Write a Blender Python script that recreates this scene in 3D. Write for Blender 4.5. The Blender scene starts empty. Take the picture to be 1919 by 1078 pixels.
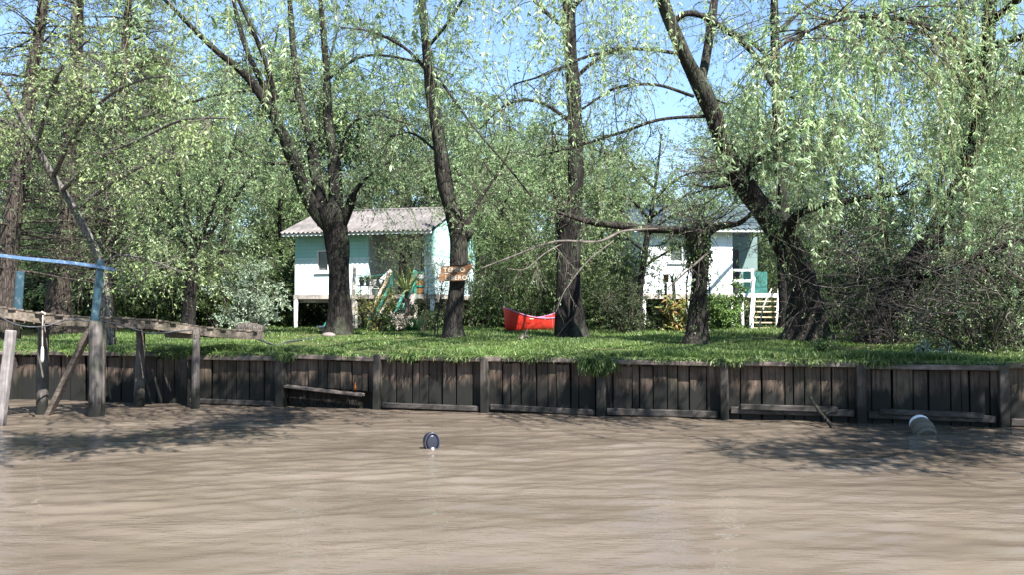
import bpy, math, random, zlib
import numpy as np
from mathutils import Vector, Matrix, Quaternion
R = np.random.default_rng(11)
random.seed(11)
sc = bpy.context.scene
COL = sc.collection
F = 1662.0; CAMZ = 1.95
TILT = math.atan((585 - 539) / F)
# ------------------------------------------------------------------ helpers
def P(px, py, Y):
    """world point at depth Y that stands where the photo shows (px, py)"""
    u = (px - 959.5) / F; v = (539 - py) / F
    dy = math.cos(TILT) - v * math.sin(TILT); dz = math.sin(TILT) + v * math.cos(TILT)
    s = Y / dy
    return np.array([u * s, Y, CAMZ + dz * s])
def yb(x): return 17.1 - 0.247 * x           # the line of the timber river wall
def gz(x, y):
    s = np.maximum(0, y - yb(x))
    return 1.10 + 0.19 * (1 - np.exp(-s / 8)) + 0.025 * np.sin(x * .9 + 1) * np.sin(y * .7) * np.minimum(1, s) + 0.012 * np.sin(x * 3.1) * np.sin(y * 2.3 + 1) * np.minimum(1, s)
def unit(v):
    v = np.asarray(v, float)
    return v / np.maximum(1e-9, np.linalg.norm(v, axis=-1, keepdims=True))
class MB:
    def __init__(s): s.v = []; s.q = []; s.t = []; s.n = 0
    def add(s, V, Q=None, T=None, m=0):
        V = np.asarray(V, float).reshape(-1, 3)
        if Q is not None and len(Q):
            Q = np.asarray(Q, int); s.q.append((Q + s.n, m))
        if T is not None and len(T):
            T = np.asarray(T, int); s.t.append((T + s.n, m))
        s.v.append(V); s.n += len(V)
    def box(s, x0, x1, y0, y1, z0, z1, m=0):
        V = [(x0,y0,z0),(x1,y0,z0),(x1,y1,z0),(x0,y1,z0),(x0,y0,z1),(x1,y0,z1),(x1,y1,z1),(x0,y1,z1)]
        s.add(V, [(0,3,2,1),(4,5,6,7),(0,1,5,4),(1,2,6,5),(2,3,7,6),(3,0,4,7)], m=m)
    def beam(s, p, q, w, h, up=(0,0,1), m=0, w2=None, h2=None):
        p = np.array(p, float); q = np.array(q, float); d = unit(q - p); up = np.array(up, float)
        if abs(d @ up) > .97: up = np.array([0., 1., 0.])
        a = unit(np.cross(d, up)); b = np.cross(a, d)
        V = []
        for c, ww, hh in ((p, w, h), (q, w2 or w, h2 or h)):
            for i, j in ((-1,-1),(1,-1),(1,1),(-1,1)): V.append(c + a*i*ww/2 + b*j*hh/2)
        s.add(V, [(3,2,1,0),(4,5,6,7),(0,1,5,4),(1,2,6,5),(2,3,7,6),(3,0,4,7)], m=m)
    def tube(s, pts, rad, n=8, m=0, lump=0., caps=True, flute=0):
        pts = np.asarray(pts, float); k = len(pts); rad = np.broadcast_to(np.asarray(rad, float), (k,))
        T = unit(np.gradient(pts, axis=0)); far = pts[np.argmax(np.linalg.norm(pts - pts[0], axis=1))] - pts[0]
        if np.max(np.linalg.norm(np.cross(pts - pts[0], unit(far)), axis=1)) < 1e-5: T = np.repeat(unit(far)[None], k, 0)
        ref = np.array([0.31, 0.95, 0.02]) if abs(T[0][1]) < .9 else np.array([1., 0, 0])
        A = unit(np.cross(T, ref)); B = np.cross(T, A)
        th = np.arange(n) * 2 * math.pi / n
        rr = rad[:, None] * np.ones((1, n))
        if lump:
            L = np.concatenate([[0], np.cumsum(np.linalg.norm(np.diff(pts, axis=0), axis=1))])
            ph = R.uniform(0, 6.28, 6)
            for i, (fa, fl) in enumerate(((1, 1.7), (2, 2.9), (3, 1.3), (5, 3.7), (4, 5.3), (7, 2.1))):
                rr = rr * (1 + lump * np.sin(fa * th[None] + fl * L[:, None] + ph[i]) / (1 + .35 * i))
            if flute:
                fz = np.exp(-L / .35)[:, None]
                rr = rr * (1 + .3 * flute * np.exp(-L / .22))[:, None] * (1 + flute * fz * (0.5 + 0.5 * np.sin(5 * th[None] + ph[0])))
        V = pts[:, None] + rr[..., None] * (np.cos(th)[None, :, None] * A[:, None] + np.sin(th)[None, :, None] * B[:, None])
        i = np.arange(k - 1)[:, None] * n; j = np.arange(n)[None]; j2 = (j + 1) % n
        Q = np.stack([i + j, i + j2, i + n + j2, i + n + j], -1).reshape(-1, 4)
        V = V.reshape(-1, 3)
        T_ = []
        if caps:
            V = np.concatenate([V, pts[:1], pts[-1:]]); c0 = k * n; c1 = c0 + 1; b = (k - 1) * n
            T_ = [(c0, (a + 1) % n, a) for a in range(n)] + [(c1, b + a, b + (a + 1) % n) for a in range(n)]
        s.add(V, Q, T_ or None, m=m)
    def strips(s, paths, rad, n=3, m=0):
        """many thin tubes at once: paths (N,k,3), rad (N,k)"""
        N, k, _ = paths.shape
        if N == 0: return
        T = unit(np.gradient(paths, axis=1)); ref = np.array([0.37, 0.83, 0.21])
        A = unit(np.cross(T, ref)); B = np.cross(T, A); th = np.arange(n) * 2 * math.pi / n
        V = paths[:, :, None] + rad[:, :, None, None] * (np.cos(th)[None, None, :, None] * A[:, :, None] + np.sin(th)[None, None, :, None] * B[:, :, None])
        i = (np.arange(N)[:, None, None] * k + np.arange(k - 1)[None, :, None]) * n; j = np.arange(n)[None, None]; j2 = (j + 1) % n
        Q = np.stack([i + j, i + j2, i + n + j2, i + n + j], -1).reshape(-1, 4)
        s.add(V.reshape(-1, 3), Q, m=m)
    def leaves(s, pos, d, L, W, m=0, fold=.25):
        N = len(pos)
        if N == 0: return
        d = unit(d); r = R.normal(size=(N, 3)); a = unit(np.cross(d, r)); nn = np.cross(a, d)
        L = np.broadcast_to(L, (N,))[:, None]; W = np.broadcast_to(W, (N,))[:, None]
        sag = nn * L * R.uniform(-.15, .15, (N, 1))
        V = np.stack([pos, pos + d*L*.42 + a*W/2 + nn*W*fold, pos + d*L + sag, pos + d*L*.42 - a*W/2 + nn*W*fold], 1).reshape(-1, 3)
        Q = np.arange(N * 4).reshape(N, 4)
        s.add(V, Q, m=m)
    def grid(s, X, Y, Z, m=0, closeu=False):
        a, b = X.shape
        i = np.arange(a - 1)[:, None] * b; j = np.arange(b - 1)[None]
        Q = np.stack([i + j, i + b + j, i + b + j + 1, i + j + 1], -1).reshape(-1, 4)
        s.add(np.stack([X, Y, Z], -1).reshape(-1, 3), Q, m=m)
    def build(s, name, mats, parent=None, origin=None, smooth=False, local=False):
        V = np.concatenate(s.v)
        if parent is not None and not local: V = V - np.array(parent.location)
        if origin is not None: V = V - np.array(origin)
        me = bpy.data.meshes.new(name)
        qs = [q.reshape(-1) for q, _ in s.q]; ts = [t.reshape(-1) for t, _ in s.t]
        loops = np.concatenate(qs + ts).astype(np.int32)
        nq = sum(len(q) for q, _ in s.q); nt = sum(len(t) for t, _ in s.t)
        starts = np.concatenate([np.arange(nq) * 4, nq * 4 + np.arange(nt) * 3]).astype(np.int32)
        mi = np.concatenate([np.full(len(q), m) for q, m in s.q] + [np.full(len(t), m) for t, m in s.t]).astype(np.int32)
        me.vertices.add(len(V)); me.vertices.foreach_set('co', V.astype(np.float32).reshape(-1))
        me.loops.add(len(loops)); me.loops.foreach_set('vertex_index', loops)
        me.polygons.add(nq + nt); me.polygons.foreach_set('loop_start', starts)
        if not isinstance(mats, (list, tuple)): mats = [mats]
        for mm in mats: me.materials.append(mm)
        me.polygons.foreach_set('material_index', mi)
        me.polygons.foreach_set('use_smooth', np.full(nq + nt, smooth))
        me.update(calc_edges=True); me.validate()
        o = bpy.data.objects.new(name, me); COL.objects.link(o)
        if parent is not None: o.parent = parent
        if origin is not None: o.location = origin
        return o
def tag(o, label=None, cat=None, group=None, kind=None):
    if label: o['label'] = label
    if cat: o['category'] = cat
    if group: o['group'] = group
    if kind: o['kind'] = kind
    return o
def reseed(key):
    """each thing draws its own random numbers, so changing one leaves the others alone"""
    global R
    R = np.random.default_rng(zlib.crc32(key.encode()))
def thing(name, label, cat, loc=(0,0,0), rz=0, group=None):
    reseed(label)
    o = bpy.data.objects.new(name, None); o.empty_display_size = .2; COL.objects.link(o)
    o.location = tuple(float(c) for c in loc); o.rotation_euler = (0, 0, rz)
    return tag(o, label, cat, group)
def bevel(o, w=.006, seg=1):
    b = o.modifiers.new('bevel', 'BEVEL'); b.width = w; b.segments = seg; b.limit_method = 'ANGLE'; return o
def copy_tree(o, parent=None):
    c = o.copy(); COL.objects.link(c)
    if parent is not None: c.parent = parent
    for ch in list(o.children): copy_tree(ch, c)
    return c
def smooth_path(pts, rad, n):
    """Catmull-Rom through control points"""
    pts = np.asarray(pts, float); rad = np.asarray(rad, float)
    A = np.column_stack([pts, rad]); A = np.concatenate([[2*A[0]-A[1]], A, [2*A[-1]-A[-2]]])
    k = len(pts) - 1; out = []
    for t in np.linspace(0, k - 1e-6, n):
        i = int(t); u = t - i; p0, p1, p2, p3 = A[i:i+4]
        out.append(.5*((2*p1)+(-p0+p2)*u+(2*p0-5*p1+4*p2-p3)*u*u+(-p0+3*p1-3*p2+p3)*u**3))
    out = np.array(out)
    return out[:, :3], np.maximum(out[:, 3], .003)
def limb(ctrl, n=None):
    """ctrl: (px, py, width in photo pixels, depth)"""
    pts = [P(a, b, d) for a, b, w, d in ctrl]; rad = [w * d / F / 2 for a, b, w, d in ctrl]
    return smooth_path(pts, rad, n or max(8, 5 * (len(ctrl) - 1)))
# ------------------------------------------------------------------ materials
def mat(name):
    m = bpy.data.materials.new(name); m.use_nodes = True; nt = m.node_tree; nt.nodes.clear()
    out = nt.nodes.new('ShaderNodeOutputMaterial')
    return m, nt, out
def N_(nt, typ, **kw):
    n = nt.nodes.new(typ)
    for k, v in kw.items():
        if k.startswith('_'): setattr(n, k[1:], v)
        else: n.inputs[k.replace('__', ' ')].default_value = v
    return n
def ramp(nt, fac, stops):
    r = nt.nodes.new('ShaderNodeValToRGB'); el = r.color_ramp.elements
    while len(el) < len(stops): el.new(.5)
    for e, (p, c) in zip(el, stops): e.position = p; e.color = (*c, 1) if len(c) == 3 else c
    nt.links.new(fac, r.inputs[0]); return r.outputs[0]
def mixc(nt, fac, a, b, mode='MIX'):
    n = nt.nodes.new('ShaderNodeMix'); n.data_type = 'RGBA'; n.blend_type = mode
    for s, v in ((0, fac), (6, a), (7, b)):
        if isinstance(v, (int, float)): n.inputs[s].default_value = v
        elif isinstance(v, tuple): n.inputs[s].default_value = (*v, 1)
        else: nt.links.new(v, n.inputs[s])
    return n.outputs[2]
def coords(nt, scale=(1,1,1), rot=(0,0,0)):
    tc = nt.nodes.new('ShaderNodeTexCoord'); mp = nt.nodes.new('ShaderNodeMapping')
    mp.inputs['Scale'].default_value = scale; mp.inputs['Rotation'].default_value = rot
    nt.links.new(tc.outputs['Object'], mp.inputs[0]); return mp.outputs[0]
def noise(nt, vec, scale, detail=5, rough=.6):
    n = nt.nodes.new('ShaderNodeTexNoise'); n.inputs['Scale'].default_value = scale
    n.inputs['Detail'].default_value = detail; n.inputs['Roughness'].default_value = rough
    nt.links.new(vec, n.inputs['Vector']); return n.outputs[0]
def bump(nt, h, strength, dist):
    b = nt.nodes.new('ShaderNodeBump'); b.inputs['Strength'].default_value = strength; b.inputs['Distance'].default_value = dist
    nt.links.new(h, b.inputs['Height']); return b.outputs[0]
def surf(nt, out, col, rough=.8, nrm=None, spec=.3, metal=0):
    p = nt.nodes.new('ShaderNodeBsdfPrincipled')
    if isinstance(col, tuple): p.inputs['Base Color'].default_value = (*col, 1)
    else: nt.links.new(col, p.inputs['Base Color'])
    if isinstance(rough, (int, float)): p.inputs['Roughness'].default_value = rough
    else: nt.links.new(rough, p.inputs['Roughness'])
    p.inputs['Specular IOR Level'].default_value = spec; p.inputs['Metallic'].default_value = metal
    if nrm is not None: nt.links.new(nrm, p.inputs['Normal'])
    nt.links.new(p.outputs[0], out.inputs[0]); return p
def m_bark(name, c0, c1, moss=(.075,.085,.055), mossamt=.65, k=1.):
    m, nt, out = mat(name)
    v = coords(nt, (9*k, 9*k, 1.6*k)); v2 = coords(nt, (1, 1, .6))
    n1 = noise(nt, v, 1.6, 8, .65); big = noise(nt, v2, 1.5, 4)
    vo = nt.nodes.new('ShaderNodeTexVoronoi'); vo.feature = 'DISTANCE_TO_EDGE'; vo.inputs['Scale'].default_value = 1.7; nt.links.new(v, vo.inputs['Vector'])
    col = ramp(nt, n1, [(.3, c0), (.7, c1)])
    col = mixc(nt, ramp(nt, vo.outputs[0], [(0, (1,1,1)), (.12, (0,0,0))]), col, tuple(.55*c for c in c0))
    col = mixc(nt, ramp(nt, big, [(.5, (0,0,0)), (.72, (mossamt,)*3)]), col, moss)
    mh = nt.nodes.new('ShaderNodeMath'); mh.operation = 'MINIMUM'; nt.links.new(vo.outputs[0], mh.inputs[0]); mh.inputs[1].default_value = .25
    ad = nt.nodes.new('ShaderNodeMath'); ad.operation = 'MULTIPLY_ADD'; nt.links.new(mh.outputs[0], ad.inputs[0]); ad.inputs[1].default_value = 2.; nt.links.new(n1, ad.inputs[2])
    surf(nt, out, col, .92, bump(nt, ad.outputs[0], .9, .035), .15); return m
def m_leaf(name, ca, cb, cc=None, trans=.42, var=.9, rough=.45):
    """leaf: each leaf its own tint, plus slow drifts of tint through the crown"""
    m, nt, out = mat(name); g = nt.nodes.new('ShaderNodeNewGeometry')
    stops = [(.0, ca), (.75, cb)] + ([(1., cc)] if cc else [])
    col = ramp(nt, g.outputs['Random Per Island'], stops)
    big = noise(nt, coords(nt), .55, 3)
    col = mixc(nt, .65, col, ramp(nt, big, [(.35, (.55,.55,.55)), (.65, (1.35,1.35,1.2))]), 'MULTIPLY')
    p = surf(nt, out, col, rough, None, .35)
    t = nt.nodes.new('ShaderNodeBsdfTranslucent'); c2 = mixc(nt, 1., col, (1.02, 1.18, .92), 'MULTIPLY'); nt.links.new(c2, t.inputs[0])
    mx = nt.nodes.new('ShaderNodeMixShader'); mx.inputs[0].default_value = trans
    nt.links.new(p.outputs[0], mx.inputs[1]); nt.links.new(t.outputs[0], mx.inputs[2]); nt.links.new(mx.outputs[0], out.inputs[0]); return m
def m_wood(name, c0, c1, axis='z', rough=.85, scale=1., b=.5, moss=None, mossamt=.5, wet=None, spec=.2, isl=.5):
    """weathered timber, grain along one axis; wet = height of the dark tide stain"""
    m, nt, out = mat(name)
    s = {'x': (1.2, 22, 22), 'y': (22, 1.2, 22), 'z': (22, 22, 1.2)}[axis]
    v = coords(nt, tuple(c * scale for c in s)); n1 = noise(nt, v, 1., 6, .65)
    blot = noise(nt, coords(nt), 3.5 * scale, 5)
    g = nt.nodes.new('ShaderNodeNewGeometry')
    col = ramp(nt, n1, [(.32, c0), (.68, c1)])
    col = mixc(nt, isl, col, ramp(nt, g.outputs['Random Per Island'], [(0, (.5,.5,.52)), (1, (1.35,1.3,1.25))]), 'MULTIPLY')
    col = mixc(nt, .7, col, ramp(nt, blot, [(.35, (.5,.5,.5)), (.6, (1.15,1.15,1.15))]), 'MULTIPLY')
    if moss: col = mixc(nt, ramp(nt, noise(nt, coords(nt), 2.2, 6), [(.5, (0,0,0)), (.68, (mossamt,)*3)]), col, moss)
    if wet is not None:
        tc = nt.nodes.new('ShaderNodeTexCoord'); sx = nt.nodes.new('ShaderNodeSeparateXYZ'); nt.links.new(tc.outputs['Object'], sx.inputs[0])
        ad = nt.nodes.new('ShaderNodeMath'); ad.operation = 'MULTIPLY_ADD'
        wn = noise(nt, coords(nt, (5, 5, 1)), 1., 5, .7); nt.links.new(wn, ad.inputs[0]); ad.inputs[1].default_value = -1.1; nt.links.new(sx.outputs[2], ad.inputs[2])
        of = nt.nodes.new('ShaderNodeMath'); of.operation = 'ADD'; nt.links.new(ad.outputs[0], of.inputs[0]); of.inputs[1].default_value = .55 + .08 - wet
        wf = ramp(nt, of.outputs[0], [(0, (1,1,1)), (.2, (0,0,0))])
        col = mixc(nt, wf, col, (.013, .013, .011))
    surf(nt, out, col, rough, bump(nt, n1, b, .012), spec); return m
def m_paint(name, c, rough=.55, wear=(.3,.28,.25), wearamt=.25, axis=None, pitch=.14, spec=.35, nscale=4., split=None):
    m, nt, out = mat(name); n1 = noise(nt, coords(nt), nscale, 7, .65)
    if split:                                             # a second colour everywhere above a set height
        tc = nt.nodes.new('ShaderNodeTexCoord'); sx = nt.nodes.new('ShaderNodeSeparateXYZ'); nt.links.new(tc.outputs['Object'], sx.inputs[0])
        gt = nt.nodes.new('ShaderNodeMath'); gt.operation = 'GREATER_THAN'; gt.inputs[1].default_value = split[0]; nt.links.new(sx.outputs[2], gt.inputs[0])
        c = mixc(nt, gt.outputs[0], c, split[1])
    col = mixc(nt, ramp(nt, n1, [(.55, (0,0,0)), (.75, (wearamt,)*3)]), c, wear)
    if axis:                                              # lapped boards: a dark joint every pitch, dirt running down from it
        tc = nt.nodes.new('ShaderNodeTexCoord'); sx = nt.nodes.new('ShaderNodeSeparateXYZ'); nt.links.new(tc.outputs['Object'], sx.inputs[0])
        dv = nt.nodes.new('ShaderNodeMath'); dv.operation = 'DIVIDE'; nt.links.new(sx.outputs[2], dv.inputs[0]); dv.inputs[1].default_value = pitch
        fc = nt.nodes.new('ShaderNodeMath'); fc.operation = 'FRACT'; nt.links.new(dv.outputs[0], fc.inputs[0])
        col = mixc(nt, 1., col, ramp(nt, fc.outputs[0], [(0, (.5,.5,.5)), (.09, (1,1,1))]), 'MULTIPLY')
        st = noise(nt, coords(nt, (7, 7, .5)), 1., 5, .7); col = mixc(nt, ramp(nt, st, [(.52, (0,0,0)), (.75, (.45,)*3)]), col, (.36,.36,.32))
    n2 = noise(nt, coords(nt), .9, 4); col = mixc(nt, .5, col, ramp(nt, n2, [(.3, (.8,.8,.8)), (.7, (1.1,1.1,1.1))]), 'MULTIPLY')
    surf(nt, out, col, rough, bump(nt, noise(nt, coords(nt), 30, 3), .15, .004), spec); return m
M = {}
M['bark'] = m_bark('bark', (.013,.011,.010), (.050,.042,.037))
M['bark_dark'] = m_bark('bark_dark', (.008,.007,.0066), (.034,.029,.026))
M['bark_cyp'] = m_bark('bark_cypress', (.03,.023,.02), (.10,.08,.068), mossamt=.35)
M['bark_grey'] = m_bark('bark_grey', (.08,.07,.064), (.22,.20,.18), mossamt=.2)
M['twig'] = m_wood('twig_wood', (.035,.029,.025), (.09,.075,.064), isl=.6, b=.1)
M['twig_pale'] = m_wood('pale_twig_wood', (.07,.06,.053), (.16,.138,.122), isl=.5, b=.1)
M['strand'] = m_wood('willow_strand_wood', (.16,.16,.07), (.30,.27,.14), isl=.5, b=.1)
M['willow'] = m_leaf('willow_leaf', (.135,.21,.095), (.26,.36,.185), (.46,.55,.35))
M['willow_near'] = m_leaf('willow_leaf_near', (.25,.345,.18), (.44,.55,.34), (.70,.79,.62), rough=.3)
M['bgleaf'] = m_leaf('wood_leaf', (.12,.185,.085), (.245,.335,.16), (.40,.48,.27))
M['bgleaf2'] = m_leaf('wood_leaf_yellow', (.145,.205,.08), (.285,.355,.155), (.42,.48,.25))
M['cypress'] = m_leaf('cypress_leaf', (.085,.125,.055), (.175,.235,.11), (.27,.32,.17))
M['maple'] = m_leaf('maple_leaf', (.18,.245,.09), (.33,.41,.18), (.50,.57,.33))
M['shrub'] = m_leaf('shrub_leaf', (.04,.07,.022), (.10,.15,.05), (.18,.23,.09), trans=.3)
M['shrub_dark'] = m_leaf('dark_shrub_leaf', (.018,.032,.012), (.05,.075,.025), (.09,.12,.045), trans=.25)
M['shrub_silver'] = m_leaf('silver_leaf', (.16,.22,.15), (.30,.37,.28), (.42,.48,.38), trans=.25)
M['shrub_bright'] = m_leaf('bright_shrub_leaf', (.07,.13,.03), (.14,.23,.06), (.22,.32,.10), trans=.35)
M['ivy'] = m_leaf('ivy_leaf', (.03,.055,.018), (.08,.13,.04), trans=.2)
M['strap'] = m_leaf('strap_leaf', (.012,.045,.02), (.03,.09,.04), trans=.2)
M['yucca'] = m_leaf('yucca_leaf', (.14,.20,.06), (.32,.34,.14), (.5,.45,.25), trans=.2)
M['flower'] = m_leaf('yellow_flower_leaf', (.30,.32,.08), (.50,.48,.16), (.6,.5,.3), trans=.3)
M['pink'] = m_leaf('pale_dry_flower', (.35,.28,.24), (.55,.47,.42), trans=.3)
M['canna'] = m_leaf('canna_leaf', (.12,.16,.04), (.35,.30,.10), (.45,.22,.10), trans=.3)
M['grass'] = m_leaf('grass_blade', (.045,.09,.022), (.12,.185,.052), (.30,.33,.13), trans=.35)
M['plank'] = m_wood('river_wall_plank', (.022,.016,.0125), (.128,.094,.073), wet=.56, moss=(.035,.045,.02), mossamt=.35, isl=.8)
M['rpost'] = m_wood('river_wall_post', (.03,.025,.022), (.10,.084,.073), wet=.40, moss=(.04,.05,.025), mossamt=.4)
M['cap'] = m_wood('river_wall_cap', (.07,.055,.046), (.23,.185,.16), axis='x', moss=(.03,.04,.015), mossamt=.8)
M['ledge'] = m_wood('river_wall_ledge', (.035,.03,.027), (.145,.12,.103), axis='x', moss=(.03,.03,.02), mossamt=.6)
M['waling'] = m_wood('river_wall_waling', (.018,.016,.015), (.075,.066,.06), axis='x', moss=(.015,.016,.012), mossamt=.8)
M['pier'] = m_wood('pier_timber', (.045,.037,.03), (.17,.142,.118), axis='x', moss=(.04,.045,.02), mossamt=.5, isl=.8)
M['pile'] = m_wood('pier_pile', (.045,.04,.036), (.145,.128,.118), wet=-.78, moss=(.10,.12,.06), mossamt=.35)
M['pile_pale'] = m_wood('pale_pile', (.13,.115,.11), (.27,.245,.235), wet=.12, isl=.2)
M['blue'] = m_paint('blue_paint', (.06,.115,.21), wear=(.26,.30,.34), wearamt=.95, nscale=13)
M['teal_post'] = m_paint('teal_post_paint', (.016,.045,.062), wear=(.16,.19,.21), wearamt=.7, nscale=8)
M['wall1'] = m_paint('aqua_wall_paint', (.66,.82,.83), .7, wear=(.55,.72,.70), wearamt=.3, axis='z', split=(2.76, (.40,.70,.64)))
M['wall2'] = m_paint('white_wall_paint', (.78,.84,.85), .7, wear=(.6,.62,.62), wearamt=.25, axis='z')
M['white'] = m_paint('white_paint', (.78,.78,.76), .6, wear=(.5,.46,.42), wearamt=.35)
M['porchwall'] = m_paint('porch_wall_paint', (.52,.52,.50), .7, wear=(.35,.33,.30), wearamt=.4)
M['porch2'] = m_paint('grey_teal_paint', (.14,.20,.19), .7, wear=(.2,.22,.2), wearamt=.4)
M['green'] = m_paint('green_rail_paint', (.04,.22,.17), .5, wear=(.2,.28,.24), wearamt=.4)
M['tealpanel'] = m_paint('teal_panel_paint', (.025,.12,.10), .6, wear=(.12,.25,.22), wearamt=.5, nscale=7)
M['dark'] = m_paint('dark_interior', (.02,.02,.022), .5, wearamt=.1)
M['brownboard'] = m_wood('brown_boards', (.16,.075,.03), (.38,.19,.08), axis='x', isl=.6)
M['grey_post'] = m_wood('grey_post_wood', (.28,.25,.22), (.5,.46,.42))
M['tan'] = m_wood('tan_board', (.45,.34,.22), (.68,.55,.40), axis='x', isl=.3)
M['sign'] = m_wood('sign_wood', (.11,.055,.026), (.22,.12,.06), axis='x', isl=.4, b=.3)
M['letter'] = m_paint('pale_lettering', (.40,.34,.27), .7, wear=(.35,.22,.12), wearamt=.3, nscale=20)
M['red'] = m_paint('red_hull', (.46,.025,.018), .35, wear=(.40,.10,.08), wearamt=.5, spec=.5)
M['gunwale'] = m_paint('gunwale_trim', (.40,.16,.26), .4, wear=(.5,.3,.35), wearamt=.3)
M['black'] = m_paint('black_plastic', (.012,.013,.022), .3, wear=(.06,.07,.10), wearamt=.3, spec=.5)
M['rimgrey'] = m_paint('grey_rim', (.035,.038,.055), .35, wearamt=.1)
M['barrel'] = m_paint('barrel_body', (.10,.088,.07), .7, wear=(.04,.045,.03), wearamt=.8, nscale=6)
M['barrel_white'] = m_paint('barrel_white_band', (.72,.73,.76), .6, wear=(.42,.45,.46), wearamt=.4, nscale=7)
M['metal'] = m_paint('pale_metal', (.55,.52,.42), .5, wearamt=.2)
M['rope'] = m_wood('rope_fibre', (.28,.25,.20), (.5,.46,.40), b=.3)
M['cable'] = m_paint('grey_cable', (.045,.048,.055), .5)
M['stone'] = m_paint('stone_grey', (.17,.14,.13), .9, wear=(.15,.14,.12), wearamt=.6)
M['orange'] = m_paint('orange_plastic', (.30,.085,.02), .4, wearamt=.1)
M['log'] = m_bark('log_bark', (.05,.043,.038), (.15,.128,.115), mossamt=.25)
def m_roof(name, c0, c1, metal=0, rough=.7):
    m, nt, out = mat(name); n1 = noise(nt, coords(nt), 1.3, 7, .7); n2 = noise(nt, coords(nt, (8, 1.2, 1.2)), 1.2, 5)
    col = ramp(nt, n1, [(.32, c0), (.68, c1)]); col = mixc(nt, .6, col, ramp(nt, n2, [(.3, (.6,.6,.6)), (.7, (1.25,1.22,1.2))]), 'MULTIPLY')
    surf(nt, out, col, rough, bump(nt, n1, .2, .01), .3, metal); return m
M['roof1'] = m_roof('corrugated_roof', (.075,.069,.066), (.19,.172,.163))
M['roof2'] = m_roof('blue_grey_roof', (.05,.07,.078), (.10,.13,.14), rough=.55)
def m_glass():
    m, nt, out = mat('window_glass'); surf(nt, out, (.10,.115,.12), .08, None, .6); return m
M['glass'] = m_glass()
def m_ground():
    m, nt, out = mat('bank_soil_and_turf'); n1 = noise(nt, coords(nt), 1.1, 8, .7); n2 = noise(nt, coords(nt), 9, 6, .7)
    col = ramp(nt, n1, [(.3, (.045,.055,.022)), (.5, (.075,.09,.03)), (.66, (.12,.098,.055))])
    col = mixc(nt, .7, col, ramp(nt, n2, [(.3, (.5,.5,.5)), (.7, (1.3,1.3,1.3))]), 'MULTIPLY')
    surf(nt, out, col, .95, bump(nt, n2, .6, .05), .1); return m
M['ground'] = m_ground()
M['earth'] = m_bark('bank_earth', (.012,.010,.008), (.035,.028,.022), mossamt=.1)
def m_water():
    m, nt, out = mat('muddy_river_water')
    n0 = noise(nt, coords(nt, (.35, .8, 1)), .8, 5, .6)
    col = ramp(nt, n0, [(.3, (.098,.077,.058)), (.7, (.162,.130,.101))])
    hs = []
    for sc_, rot, amp in (((1.5, 4.0, 1), -.10, 1.5), ((3.6, 10, 1), .14, 1.2), ((9, 24, 1), -.05, .9)):
        b1 = noise(nt, coords(nt, sc_, (0, 0, rot)), 1., 2, .5)
        ml = nt.nodes.new('ShaderNodeMath'); ml.operation = 'MULTIPLY_ADD'; nt.links.new(b1, ml.inputs[0]); ml.inputs[1].default_value = amp
        if hs: nt.links.new(hs[-1], ml.inputs[2])
        else: ml.inputs[2].default_value = 0
        hs.append(ml.outputs[0])
    nb = bump(nt, hs[-1], .8, .010); nt.links.new(ramp(nt, noise(nt, coords(nt, (.22, .5, 1)), 1., 3), [(.36, (.25,)*3), (.6, (1,1,1))]), nb.node.inputs['Strength'])
    df = nt.nodes.new('ShaderNodeBsdfDiffuse'); nt.links.new(col, df.inputs[0])          # silt glow from below the surface: barely follows the ripples
    up = nt.nodes.new('ShaderNodeCombineXYZ'); up.inputs[2].default_value = 1; g = nt.nodes.new('ShaderNodeNewGeometry')
    vm = nt.nodes.new('ShaderNodeVectorMath'); vm.operation = 'SCALE'; vm.inputs[3].default_value = .6; nt.links.new(g.outputs['Normal'], vm.inputs[0])
    va = nt.nodes.new('ShaderNodeVectorMath'); nt.links.new(vm.outputs[0], va.inputs[0]); nt.links.new(up.outputs[0], va.inputs[1])
    vn = nt.nodes.new('ShaderNodeVectorMath'); vn.operation = 'NORMALIZE'; nt.links.new(va.outputs[0], vn.inputs[0]); nt.links.new(vn.outputs[0], df.inputs['Normal'])
    gl = nt.nodes.new('ShaderNodeBsdfGlossy'); gl.inputs['Roughness'].default_value = .06; nt.links.new(nb, gl.inputs['Normal'])
    fr = nt.nodes.new('ShaderNodeFresnel'); fr.inputs[0].default_value = 1.4; nt.links.new(nb, fr.inputs[1])
    mx = nt.nodes.new('ShaderNodeMixShader'); nt.links.new(fr.outputs[0], mx.inputs[0]); nt.links.new(df.outputs[0], mx.inputs[1]); nt.links.new(gl.outputs[0], mx.inputs[2])
    nt.links.new(mx.outputs[0], out.inputs[0]); return m
M['water'] = m_water()
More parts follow.
